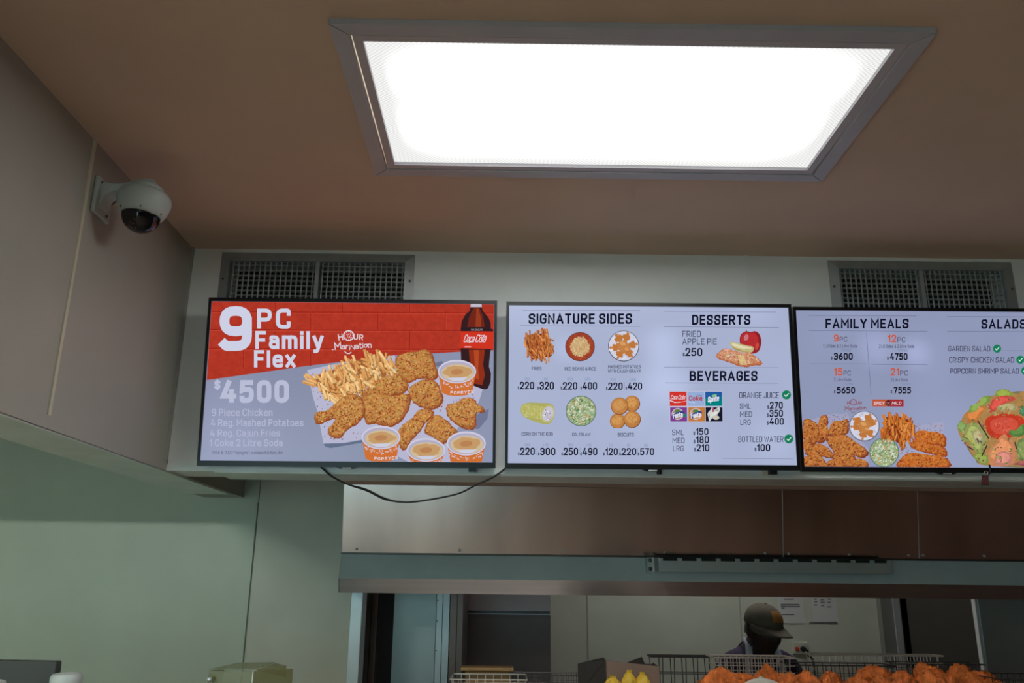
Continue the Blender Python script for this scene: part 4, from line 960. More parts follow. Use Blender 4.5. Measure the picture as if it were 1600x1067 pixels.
part('dome', MB().lathe(dome, 32, tl), domem, t, smooth=True, label='glossy smoked dome')
for k in range(26):
    a = random.uniform(0, 6.28); e_ = random.uniform(.5, 1.15); rr = .0485
    q = tl @ Vector((rr*math.cos(e_)*math.cos(a)*.6+.010, rr*math.cos(e_)*math.sin(a)*.6-.026, -.029-.048*math.sin(e_)))
mb = MB()
for k in range(22):
    a = R(250)+random.uniform(-.7, .7); e_ = random.uniform(.35, 1.25)
    q = tl @ Vector((.050*math.cos(e_)*math.cos(a), .050*math.cos(e_)*math.sin(a), -.029-.0485*math.sin(e_)))
    mb.lathe([(.0009, -.0005), (.0011, 0), (.0009, .0005)], 6, Matrix.Translation(q))
part('infrared_leds', mb, mat('led_pink', (.45, .2, .17), .3), t, label='ring of tiny infrared lamps seen in the dome', stuff=True)
for a in (230, 290, 350):
    q = tl @ Vector((.058*math.cos(R(a)), .058*math.sin(R(a)), -.024)); part('screw', MB().lathe([(.002, -.002), (.002, .002)], 8, Matrix.Translation(q)), boltd, t)
for y_, z_ in ((yt0+.012, zt-.014), (yt0+.062, zb+.010)):
    part('screw', MB().lathe([(.004, 0), (.004, .003), (.002, .004)], 10, Matrix.Translation((XW+.012, y_, z_)) @ Matrix.Rotation(R(90), 4, 'Y')), boltd, t)

# ------------------------------------------------------------------ extractor hood
YH = 3.36
hx0 = W(537, 757, YH).x; hx1 = XR-.02
zt = W(800, 760, YH).z; zc = W(800, 868, YH+.055).z; zl = W(800, 906, YH+.02).z; zbm = W(800, 928.5, YH+.035).z
yt_, yc_, yl_, yb_ = YH, YH+.055, YH+.02, YH+.035
t = thing('extractor_hood', 'long stainless steel extractor hood with screwed front panels over the kitchen pass', 'hood', ((hx0+hx1)/2, YH+.1, zbm))
def sect(mb, x0, x1, pts): mb.prism([(x0, y, z) for y, z in pts], (x1-x0, 0, 0)); return mb
seams = [hx0] + [W(u, 810, YH+.03).x for u in (1222, 1433)] + [hx1]
for i in range(3):
    g = .0012
    part('front_panel', sect(MB(), seams[i]+g, seams[i+1]-g, [(yt_, zt), (yc_, zc), (yc_+.004, zc), (yt_+.004, zt)]), steelv, t)
    if i: part('seam_strip', sect(MB(), seams[i]-.0012, seams[i]+.0012, [(yt_-.0006, zt), (yc_-.0006, zc+.006), (yc_+.003, zc+.006), (yt_+.003, zt)]), steelw, t)
part('hood_body', sect(MB(), hx0, hx1, [(yt_+.005, zt), (yc_+.005, zc), (yl_+.005, zl), (yb_+.005, zbm), (YF-.02, zbm), (YF-.005, zt)]), steeld, t)
part('panel_lip', sect(MB(), hx0-.003, hx1, [(yc_-.003, zc-.001), (yc_-.004, zc+.005), (yc_+.002, zc+.005), (yc_+.004, zc-.001)]), boltd, t)
part('lower_ledge', sect(MB(), hx0+.002, hx1, [(yc_-.001, zc-.002), (yl_, zl), (yl_+.004, zl), (yc_+.004, zc-.002)]), mat('ledge_steel', (.58, .72, .73), .4, .3, var=.06), t, label='cool pale steel ledge')
part('bottom_band', sect(MB(), hx0+.004, hx1, [(yl_-.0005, zl), (yb_, zbm), (yb_+.005, zbm), (yl_+.005, zl)]), steel, t, label='brownish steel bottom band')
part('top_flashing', MB().box((hx0, yt_-.002, zt+.001), (hx1, yt_+.02, zt+.10)), browm, t, label='brown flashing strip')
for u in (557, 718, 878, 1038, 1196, 1232, 1326, 1419, 1442, 1537):
    p = W(u, 862+(u-557)*.004, YH+.053)
    M = Matrix.Translation((p.x, yc_-.006, zc+.018)) @ Matrix.Rotation(R(82), 4, 'X')
    part('screw', MB().lathe([(.0055, -.001), (.005, .003), (.003, .005)], 12, M), screwm, t, smooth=True)
# slotted rack on the ledge
rx0 = W(1029, 885, YH+.02).x; rx1 = W(1387, 885, YH+.02).x; zr1 = W(1200, 877, YH).z; zr0 = W(1200, 895, YH).z
rack = part('slotted_rail', MB().box((rx0, YH-.012, zr0), (rx1, YH-.008, zr1-.002)), steelb, t, label='slotted rail along the ledge')
part('rail_shelf', MB().box((rx0, YH-.008, zr0), (rx1, yl_+.03, zr0+.003)), steeld, rack)
part('rail_backing', MB().box((rx0, YH+.01, zr1-.010), (rx1, YH+.016, zr1+.012)), shadem, rack)  # dark plate painted as the shade between the rail tabs
n = 12
tw = (rx1-rx0)/n
first = None
for k in range(n+1):
    x = rx0+k*tw
    if first is None: first = part('rail_tab', MB().box((x-.006, YH-.012, zr1-.002), (x+.012, YH-.008, zr1+.008)), steelb, rack)
    else: o = first.copy(); COL.objects.link(o); o.location.x = x-rx0-(.01 if k == n else 0)
part('end_plate', MB().box((rx0-.026, YH-.013, zr0-.002), (rx0-.022, YH+.05, zr1+.010)), steelw, t)
part('bracket', MB().box((rx0-.048, YH-.004, zr0-.002), (rx0-.026, YH+.05, zr1+.010)), steelb, t)
for z_ in (zr0+.010, zr1-.001): part('bolt', MB().lathe([(.008, 0), (.007, .005), (.003, .006)], 12, Matrix.Translation((rx0-.037, YH-.004, z_)) @ Matrix.Rotation(R(90), 4, 'X')), boltd, t, smooth=True)
part('edge_highlight_strip', MB().box((rx0-.004, YH-.014, zr0-.001), (rx0-.001, YH-.006, zr1+.009)), steelw, t)

# ------------------------------------------------------------------ kitchen fixtures seen below the hood
def wx(u, Y, v=1000): return W(u, v, Y).x
# stainless jamb of the pass opening
solo('jamb_post', MB().box((xo+.001, YF-.012, 0), (wx(563, YF-.012), YF+.10, ZB-.13)), steelw, 'pale blue steel post at the left edge of the kitchen opening', 'post', bev=.002)
Yc = 4.0
t = thing('upright_cooler', 'tall upright cooler with dark frame and cool teal reflecting door beside the steel post', 'refrigerator', (wx(640, Yc), Yc+.3, 0))
hz = ZB-.02
part('body', MB().box((wx(560, Yc), Yc+.03, 0), (wx(722, Yc), Yc+.6, hz)), steeld, t)
part('left_stile', MB().box((wx(566, Yc), Yc, .1), (wx(577, Yc), Yc+.029, hz)), steeld, t)
part('hinge_stile', MB().box((wx(578.5, Yc), Yc-.005, .1), (wx(588, Yc), Yc+.029, hz)), mat('warm_dark_steel', (.20, .15, .13), .4, .7), t)
part('door_gap', MB().box((wx(589.5, Yc), Yc+.010, .1), (wx(614, Yc), Yc+.029, hz)), mat('dark_gap', (.03, .022, .02), .6, .0), t)  # near-black strip stands in for the shaded gap beside the door
part('door', MB().box((wx(614, Yc), Yc-.01, .1), (wx(680, Yc), Yc+.029, hz)), steelb, t, label='cool teal door')
part('right_stile', MB().box((wx(681, Yc), Yc-.012, .1), (wx(690, Yc), Yc+.029, hz)), steelw, t)
part('right_stile', MB().box((wx(691, Yc), Yc-.012, .1), (wx(701, Yc), Yc+.029, hz)), steelw, t)
part('side_frame', MB().box((wx(702, Yc), Yc-.002, .1), (wx(712.5, Yc), Yc+.029, hz)), MATS['warm_dark_steel'], t)
part('side_frame', MB().box((wx(713.5, Yc), Yc-.002, .1), (wx(722, Yc), Yc+.029, hz)), MATS['warm_dark_steel'], t)
for v in (938, 970, 1016): part('screw', MB().lathe([(.003, 0), (.003, .003)], 8, Matrix.Translation((wx(682.5, Yc), Yc-.012, W(682, v, Yc).z)) @ Matrix.Rotation(R(90), 4, 'X')), boltd, t)
Yz = 4.6
t = thing('steel_freezer', 'dull grey stainless freezer cabinet behind the cooler', 'freezer', (wx(792, Yz), Yz+.35, 0))
zg = W(800, 956, Yz).z; xa, xb = wx(725, Yz), wx(860, Yz)
part('body', MB().box((xa, Yz+.03, 0), (xb, Yz+.68, 2.1)), steeld, t)
part('upper_panel', MB().box((xa, Yz, zg+.006), (xb, Yz+.028, 2.1)), mat('mauve_steel', (.70, .62, .63), .5, .2, var=.08), t)
part('door', MB().box((xa, Yz-.01, .1), (xb, Yz+.028, zg-.012)), mat('dark_door_steel', (.27, .23, .225), .5, .1, var=.15, scale=3), t)
part('door_top_edge', MB().box((xa, Yz-.011, zg-.013), (xb, Yz-.002, zg-.008)), steelw, t)
part('badge', MB().lathe([(.006, 0), (.004, .003)], 12, Matrix.Translation((wx(782, Yz), Yz, W(782, 949, Yz).z)) @ Matrix.Rotation(R(90), 4, 'X')), steelw, t)
Yg = 4.1
t = thing('steel_fridge', 'blue grey stainless fridge at the right edge with pale door edge', 'refrigerator', (2.75, Yg+.3, 0))
xa = wx(1524, Yg, 950)
part('body', MB().box((xa, Yg+.03, 0), (XR-.05, Yg+.7, 2.1)), mat('dark_fridge_side', (.035, .028, .024), .65, 0, var=.1), t)
part('door', MB().box((xa+.012, Yg, .1), (XR-.06, Yg+.029, 2.08)), steelb, t, bev=.006)
part('door_edge', MB().box((xa, Yg-.002, .1), (xa+.0105, Yg+.029, 2.08)), mat('white_gasket', (.7, .72, .72), .5), t, label='thin pale door edge')

# notices and socket on the back wall
def notice(u0, v0, u1, v1, lines, label):
    a = W(u0, v0, YK-.004); b = W(u1, v1, YK-.004)
    t = thing('paper_notice', label, 'notice', (a.x, YK-.004, b.z))
    part('sheet', MB().box((a.x, YK-.0035, b.z), (b.x, YK-.001, a.z)), paperm, t)
    mb = MB()
    for (x0, y0, x1) in lines:
        p = W(x0, y0, YK-.005); q = W(x1, y0, YK-.005); mb.box((p.x, YK-.0045, p.z-.003), (q.x, YK-.0037, p.z+.003))
    part('printed_lines', mb, inkm, t)
notice(1213, 926, 1257, 974, [(1225, 936, 1240), (1220, 944, 1249), (1220, 947, 1250), (1221, 950, 1226), (1222, 960, 1241)], 'white paper notice on the kitchen wall just right of the capped worker')
notice(1266, 926, 1310, 973, [(1272, 936, 1276), (1282, 937, 1288), (1293, 936, 1299), (1272, 940, 1277), (1282, 941, 1289), (1293, 941, 1298), (1272, 945, 1277), (1283, 946, 1288), (1293, 948, 1299), (1265, 972, 1308)], 'white paper notice with three columns right of the other notice')
p0 = W(1237, 1003, YK); p1 = W(1262, 1022, YK)
t = thing('wall_socket', 'wall plate with red switch and black plug on the kitchen wall', 'socket', (p0.x, YK, p1.z))
part('plate', MB().box((p0.x, YK-.012, p1.z), (p1.x, YK-.001, p0.z)), wallp, t, bev=.002)
p = W(1246, 1014, YK-.02); part('switch', MB().lathe([(.013, 0), (.012, .006), (.006, .008)], 16, Matrix.Translation((p.x, YK-.012, p.z)) @ Matrix.Rotation(R(90), 4, 'X')), redm, t, label='round red switch')
p = W(1255, 1014, YK-.02); part('plug', MB().lathe([(.016, 0), (.016, .02), (.010, .03)], 16, Matrix.Translation((p.x, YK-.012, p.z)) @ Matrix.Rotation(R(90), 4, 'X')), black, t)
part('plug_cord', MB().tube(curve_pts([W(1257, 1014, YK-.05), W(1262, 1017, YK-.05), W(1263, 1024, YK-.05), W(1268, 1028, YK-.05), W(1272, 1040, YK-.04), W(1276, 1100, YK-.02)], 6), .006, 8), blackr, t, smooth=True)

# ------------------------------------------------------------------ serving station and what stands on it
ST = W(1300, 1092, 2.9).z - .02           # top of the serving station
t = thing('serving_station', 'stainless serving station below the hood, hidden under the food', 'counter', (1.0, 3.0, 0))
part('cabinet', MB().box((-.35, 2.55, .08), (2.6, 3.30, ST-.03)), steeld, t)
part('worktop', MB().box((-.38, 2.50, ST-.03), (2.63, 3.34, ST)), steel, t)
for x in (-.3, 2.5):
    for y in (2.6, 3.2): part('foot', MB().box((x, y, 0), (x+.05, y+.05, .08)), steeld, t)

def icoblob(seed, sx_, sy_, sz_, cr_=.16):
    b = bmesh.new(); bmesh.ops.create_icosphere(b, subdivisions=4, radius=1)
    of = Vector((seed*3.7, seed*1.3, seed*2.1))
    for v in b.verts:
        n = v.co.normalized(); k = 1+.32*noise.noise(n*1.1+of)+cr_*noise.noise(n*3.4+of)+.15*noise.noise(n*8+of)+.11*noise.noise(n*18+of)
        taper = 1-.55*max(0, n.z)**1.3 if seed % 2 == 0 else 1-.38*max(0, n.x)
        v.co = Vector((n.x*sx_*k*(taper if seed % 2 == 0 else 1), n.y*sy_*k*taper, n.z*sz_*k*(1 if seed % 2 == 0 else taper)))
    zmin = min(v.co.z for v in b.verts)
    for v in b.verts: v.co.z -= zmin
    me = bpy.data.meshes.new('fried_chicken'); b.to_mesh(me); b.free(); me.materials.append(chickm); me.shade_smooth(); return me
blobs = [icoblob(i, *d) for i, d in enumerate(((.075, .05, .045), (.06, .055, .05), (.085, .042, .04), (.06, .05, .055), (.07, .06, .042)))]
# tray under the chicken
t = thing('chicken_tray', 'steel tray carrying the heap of fried chicken', 'tray', (1.55, 2.85, ST))
part('tray_base', MB().box((.62, 2.58, ST), (1.70, 3.02, ST+.006)), steel, t)
part('tray_rim', MB().tube([(.62, 2.58, ST+.03), (1.70, 2.58, ST+.03), (1.70, 3.02, ST+.03), (.62, 3.02, ST+.03)], .005, 8, True), steel, t)
# peaks given where the heap is seen; each piece stands upright-ish or leaning in the heap
heap = [ (1122, 1041, 2.93, 1.0, 'upright fried chicken piece at the left end of the heap'), (1160, 1050, 2.90, .8, 'fried chicken piece half hidden left of the pale grey cap'),
 (1197, 1036, 2.97, .7, 'small fried chicken tip rising behind the pale grey cap'), (1243, 1052, 2.92, .8, 'fried chicken piece just right of the pale grey cap'),
 (1296, 1048, 2.95, .8, 'pointed fried chicken piece left of the long upper basket'), (1332, 1056, 2.86, .8, 'low fried chicken piece in front of the long upper basket'),
 (1362, 1038, 2.97, 1.1, 'broad fried chicken piece in front of the middle of the long basket'), (1402, 1052, 2.88, .9, 'fried chicken piece in the dip of the heap'),
 (1446, 1034, 2.97, 1.1, 'big fried chicken piece at the right end of the long basket'), (1497, 1036, 2.93, .95, 'sharp upright fried chicken peak against the dark doorway'),
 (1474, 1050, 2.88, .9, 'fried chicken piece in front between the two right peaks'), (1528, 1046, 2.95, .8, 'fried chicken piece right of the sharp peak'),
 (1548, 1056, 2.88, .7, 'small fried chicken piece near the right end of the heap'), (1562, 1062, 2.82, .5, 'smallest fried chicken crumb at the right end of the heap')]
for i, (u, v, Y, s, lab) in enumerate(heap):
    p = W(u, v, Y); o = bpy.data.objects.new('fried_chicken', blobs[i % 5]); COL.objects.link(o)
    ht = p.z-(ST+.006)
    zm = max(q.co.z for q in blobs[i % 5].vertices)
    wdt = .82*s+.12
    o.location = (p.x, Y, ST+.006); o.scale = (wdt, wdt, ht/zm)
    o.rotation_euler = (0, 0, random.uniform(0, 6.28)); o['label'] = lab; o['category'] = 'fried chicken'; o['group'] = 'fried chicken in the heap'
for i in range(12):
    u = 1110+i*37; p = W(u, 1066, 2.76); o = bpy.data.objects.new('fried_chicken', blobs[(i*2) % 5]); COL.objects.link(o)
    zm = max(q.co.z for q in blobs[(i*2) % 5].vertices)
    o.location = (p.x, 2.70+(i % 3)*.02, ST+.006); o.scale = (.62, .62, (W(u, 1046+(i*7 % 9), 2.76).z-ST)/zm); o.rotation_euler = (0, 0, i*1.3)
    o['label'] = 'fried chicken piece in the front row, %s from the left at the bottom edge' % ('first second third fourth fifth sixth seventh eighth ninth tenth eleventh twelfth'.split()[i]); o['category'] = 'fried chicken'; o['group'] = 'fried chicken in the heap front row'

def wire_basket(u0, u1, v, Y0, Y1, h, sp_, m, label, r=.0022, support=True, dy=0, handle=False):
    a = W(u0, v, Y0); b = W(u1, v+dy, Y0); z = (a.z+b.z)/2; h = z-ST-.003
    x0, x1 = a.x, b.x; ZL = ST if support else z-h
    t = thing('wire_basket', label, 'basket', ((x0+x1)/2, (Y0+Y1)/2, z-h))
    ins = .012
    part('rim', MB().tube([(x0, Y0, z), (x1, Y0, z), (x1, Y1, z), (x0, Y1, z)], r*1.5, 6, True), m, t)
    mb = MB(); zb_ = z-h
    nx = max(2, int((x1-x0)/sp_)); ny = max(2, int((Y1-Y0)/sp_/2)); nz = max(1, int(h/sp_))
    for k in range(1, nx):
        x = x0+(x1-x0)*k/nx; mb.tube([(x, Y0, z), (x, Y0+ins, zb_), (x, Y1-ins, zb_), (x, Y1, z)], r*.95, 5)
    for k in range(1, ny):
        y = Y0+(Y1-Y0)*k/ny; mb.tube([(x0, y, z), (x0+ins, y, zb_), (x1-ins, y, zb_), (x1, y, z)], r*.95, 5)
    for k in range(1, nz+1):
        f = k/nz; zz = z-h*f; i_ = ins*f; mb.tube([(x0+i_, Y0+i_, zz), (x1-i_, Y0+i_, zz), (x1-i_, Y1-i_, zz), (x0+i_, Y1-i_, zz)], r*.8, 5, True)
    o = part('wire_grid', mb, m, t, stuff=True)
    if handle: part('handle', MB().tube(curve_pts([(x1-.05, Y0+.05, z), (x1+.02, Y0-.03, z+.01), (x1+.10, Y0-.12, z-.03)], 5), .004, 6), m, t)
    return t
def H_(v, Y): return W(1200, v, Y).z-ST
wire_basket(1017, 1235, 1027, 3.24, 3.32, H_(1027, 3.24), .04, wired, 'dull wire basket left of the worker behind the cardboard box')
wire_basket(1116, 1243, 1028, 3.08, 3.20, H_(1028, 3.08), .0215, wirem, 'bright square wire basket right in front of the worker', .0022)
wire_basket(1266, 1474, 1024, 3.24, 3.32, H_(1024, 3.24), .024, wirem, 'long wire basket standing highest behind the chicken', .0020)
wire_basket(1236, 1400, 1040, 3.10, 3.22, H_(1040, 3.1), .03, wired, 'low dark wire basket behind the chicken, below the wall socket', .0018)
wire_basket(1402, 1540, 1038, 3.06, 3.16, H_(1038, 3.06), .018, wired, 'fine dark wire basket behind the right chicken peaks', .0013)
wire_basket(1562, 1690, 1062, 2.80, 3.02, H_(1062, 2.80), .02, wired, 'fine dark wire basket running out at the right edge', .0014)
wire_basket(703, 824, 1062, 3.00, 3.20, H_(1060, 3.0), .026, wirem, 'wire rack with short pale uprights in front of the amber tray', .0016)
wire_basket(800, 928, 1055, 3.22, 3.32, H_(1055, 3.22), .018, wired, 'fine dark mesh basket between the amber tray and the cardboard box', .0013)
# amber pan
a = W(720, 1043, 3.22); b = W(803, 1043, 3.22)
t = thing('amber_pan', 'amber plastic pan with a wide rim on the serving station', 'pan', ((a.x+b.x)/2, 3.27, ST))
part('pan_body', MB().box((a.x+.015, 3.235, ST), (b.x-.015, 3.31, a.z-.012)), ambm, t, bev=.004)
part('pan_rim', MB().box((a.x, 3.22, a.z-.011), (b.x, 3.32, a.z)), ambm, t, bev=.003)
part('rim_line', MB().box((a.x+.005, 3.2185, a.z-.024), (b.x-.005, 3.2345, a.z-.021)), mat('pale_amber', (.55, .40, .16), .4), t)

# cardboard box with yellow wrapped items
t = thing('cardboard_box', 'open brown cardboard box with dark raised flaps', 'box', (W(975, 1067, 3.0).x, 3.06, ST))
def slab(pts_px, Y0, th, dy=None):
    q = [W(u, v, Y0+(dy[i] if dy else 0)) for i, (u, v) in enumerate(pts_px)]; return MB().prism(q, (0, th, 0))
def down(p): return Vector((p.x, p.y, ST))
A, B_ = W(948, 1032, 3.02), W(1030, 1041, 3.02)
part('front_side', MB().prism([A, B_, down(B_), down(A)], (0, .006, 0)), cardm, t)
A2, B2 = W(903, 1037, 3.08), W(945, 1027, 3.14)
part('dark_flap', MB().prism([A2, W(943, 1027, 3.08), W(947, 1032, 3.06), down(W(947, 1032, 3.06)), down(A2)], (0, .006, 0)), cardd, t, label='black raised flap')
part('rear_side', MB().prism([W(950, 1034, 3.20), W(1025, 1038, 3.20), down(W(1025, 1038, 3.2)), down(W(950, 1034, 3.2))], (0, .006, 0)), cardd, t)
part('rear_flap', MB().prism([W(975, 1037, 3.12), W(1003, 1026, 3.12), W(1008, 1038, 3.12)], (0, .005, 0)), cardd, t)
part('rear_flap', MB().prism([W(1019, 1040, 3.06), W(1020, 1035, 3.06), W(1029, 1041, 3.06)], (0, .005, 0)), cardd, t)
part('box_side', MB().box((A.x, 3.03, ST), (A.x+.005, 3.2, A.z-.005)), cardm, t); part('box_side', MB().box((B_.x-.005, 3.03, ST), (B_.x, 3.2, B_.z-.005)), cardm, t)
part('box_bottom', MB().box((A.x+.005, 3.03, ST), (B_.x-.005, 3.2, ST+.005)), cardm, t)
for i, (u, v, r_, lab) in enumerate(((957, 1056, .031, 'broad yellow wrapped item, left one before the cardboard box'), (983, 1047, .026, 'tallest yellow wrapped item, middle one before the cardboard box'), (1004, 1050, .022, 'narrow yellow wrapped item, right one before the cardboard box'))):
    p = W(u, v, 2.90); hh_ = p.z-ST; mb = MB(); rnd = random.Random(i)
    n = 14; prof = [(r_*.8, 0), (r_*1.0, hh_*.2), (r_*1.05, hh_*.5), (r_*.95, hh_*.72), (r_*.55, hh_*.86), (r_*.3, hh_*.93), (r_*.38, hh_)]
    mb.lathe(prof, n, Matrix.Translation((p.x, 2.90, ST)))
    mb.v = [(x+rnd.uniform(-.003, .003), y+rnd.uniform(-.003, .003), z) for x, y, z in mb.v]
    o = solo('yellow_wrap', mb, yelm, lab, 'food wrap', 'yellow wrapped items', loc=(p.x, 2.90, ST))

# ------------------------------------------------------------------ left counter with monitor, jars and acrylic box
LC = W(200, 1120, 2.3).z - .03
t = thing('left_counter', 'laminate side counter on the left below the picture edge', 'counter', (-1.5, 2.6, 0))
part('cabinet', MB().box((-2.1, 2.15, 0), (-.62, 3.0, LC-.03)), woodk, t); part('worktop', MB().box((-2.12, 2.12, LC-.03), (-.60, 3.02, LC)), woodk, t)
Ym = 2.45
q = [W(-30, 1031, Ym), W(89, 1033, Ym), W(83, 1085, Ym), W(-30, 1085, Ym)]
t = thing('back_of_monitor', 'dark grey rear of a till monitor at the bottom left corner', 'monitor', (q[1].x-.1, Ym, LC))
part('casing', MB().prism(q, (0, .03, 0)), monm, t, bev=.004)
cxm = (q[0].x+q[1].x)/2
part('stand', MB().box((cxm-.02, Ym+.032, LC+.012), (cxm+.02, Ym+.05, q[1].z-.03)), monm, t); part('stand_base', MB().box((cxm-.08, Ym-.05, LC), (cxm+.08, Ym+.10, LC+.012)), monm, t)
def jar(u, v, wpx, Y, lab):
    p = W(u, v, Y); r_ = wpx/2/F*Y*1.0; z1 = p.z-.004
    t = thing('lidded_jar', lab, 'jar', (p.x, Y, LC), 'white lidded jars')
    part('jar_body', MB().lathe([(r_*.85, LC), (r_*.9, LC+.01), (r_*.9, z1-.03), (r_*.8, z1-.022)], 28, Matrix.Translation((p.x, Y, 0))), whitem, t, smooth=True)
    part('lid', MB().lathe([(r_, z1-.024), (r_*1.02, z1-.02), (r_*1.02, z1-.008), (r_*.9, z1), (r_*.5, z1+.003)], 28, Matrix.Translation((p.x, Y, 0))), whitem, t, smooth=True)
jar(105, 1050, 42, 2.3, 'white lidded jar beside the dark monitor'); jar(-12, 1061, 38, 2.25, 'white lid edge in front of the monitor at the left picture edge')
Yb = 2.75
a = W(326, 1048, Yb); b = W(398, 1047, Yb); rr_ = W(400, 1047, Yb)
t = thing('acrylic_box', 'clear yellowish acrylic box with a raised lid on the left counter', 'box', ((a.x+b.x)/2, Yb+.06, LC))
x0, x1, z1 = a.x, b.x, a.z; xr2 = x1+.09
part('front_wall', MB().box((x0, Yb, LC), (x1, Yb+.004, z1)), clearm, t)
part('left_wall', MB().box((x0, Yb+.004, LC), (x0+.004, Yb+.14, z1)), clearm, t)
mb = MB().prism([(x1, Yb+.002, LC), (xr2, Yb+.10, LC), (xr2, Yb+.10, z1), (x1, Yb+.002, z1)], (.003, .003, 0)); part('right_wall', mb, clearm, t)
part('lid_flap', MB().prism([W(326, 1047, Yb+.01), W(398, 1046, Yb+.01), W(428, 1036, Yb+.12), W(372, 1037, Yb+.12)], (0, 0, .003)), clearm, t)
part('side_flap', MB().prism([W(399, 1047, Yb+.01), W(429, 1036, Yb+.12), W(446, 1040, Yb+.12), W(446, 1058, Yb+.10)], (.002, .004, 0)), clearm, t)
part('edge_strip', MB().box((x1-.006, Yb-.002, LC), (x1-.003, Yb, z1)), mat('bright_edge', (.8, .8, .7), .2), t)
part('knob', MB().lathe([(.004, 0), (.009, .004), (.007, .012), (.001, .014)], 14, Matrix.Translation(W(327, 1065, Yb-.02))), steelw, t, smooth=True)
part('knob_post', MB().tube([W(327, 1065, Yb-.02), Vector((W(327, 1065, Yb-.02).x, Yb+.001, W(327, 1065, Yb-.02).z-.01))], .003, 6), steelw, t)

# ------------------------------------------------------------------ people
def skin_mesh(verts, edges, radii, root):
    me = bpy.data.meshes.new('b'); me.from_pydata(verts, edges, []); o = bpy.data.objects.new('b', me); COL.objects.link(o)
    md = o.modifiers.new('s', 'SKIN'); md.use_smooth_shade = True
    if not me.skin_vertices: 
        bpy.context.view_layer.objects.active = o; bpy.ops.mesh.customdata_skin_add()
    for i, r in enumerate(radii):
        me.skin_vertices[0].data[i].radius = (r, r) if not isinstance(r, tuple) else r
        me.skin_vertices[0].data[i].use_root = (i == root)
    sb = o.modifiers.new('d', 'SUBSURF'); sb.levels = 2; sb.render_levels = 2
    bpy.context.view_layer.update()
    out = bpy.data.meshes.new_from_object(o.evaluated_get(bpy.context.evaluated_depsgraph_get()))
    bpy.data.objects.remove(o); bpy.data.meshes.remove(me); return out
def submesh(me, keep, push, m, name):
    b = bmesh.new(); b.from_mesh(me); b.normal_update()
    bmesh.ops.delete(b, geom=[f for f in b.faces if not keep(f.calc_center_median())], context='FACES')
    for v in b.verts: v.co += v.normal*push
    out = bpy.data.meshes.new(name); b.to_mesh(out); b.free(); out.materials.clear(); out.materials.append(m); out.shade_smooth(); return out
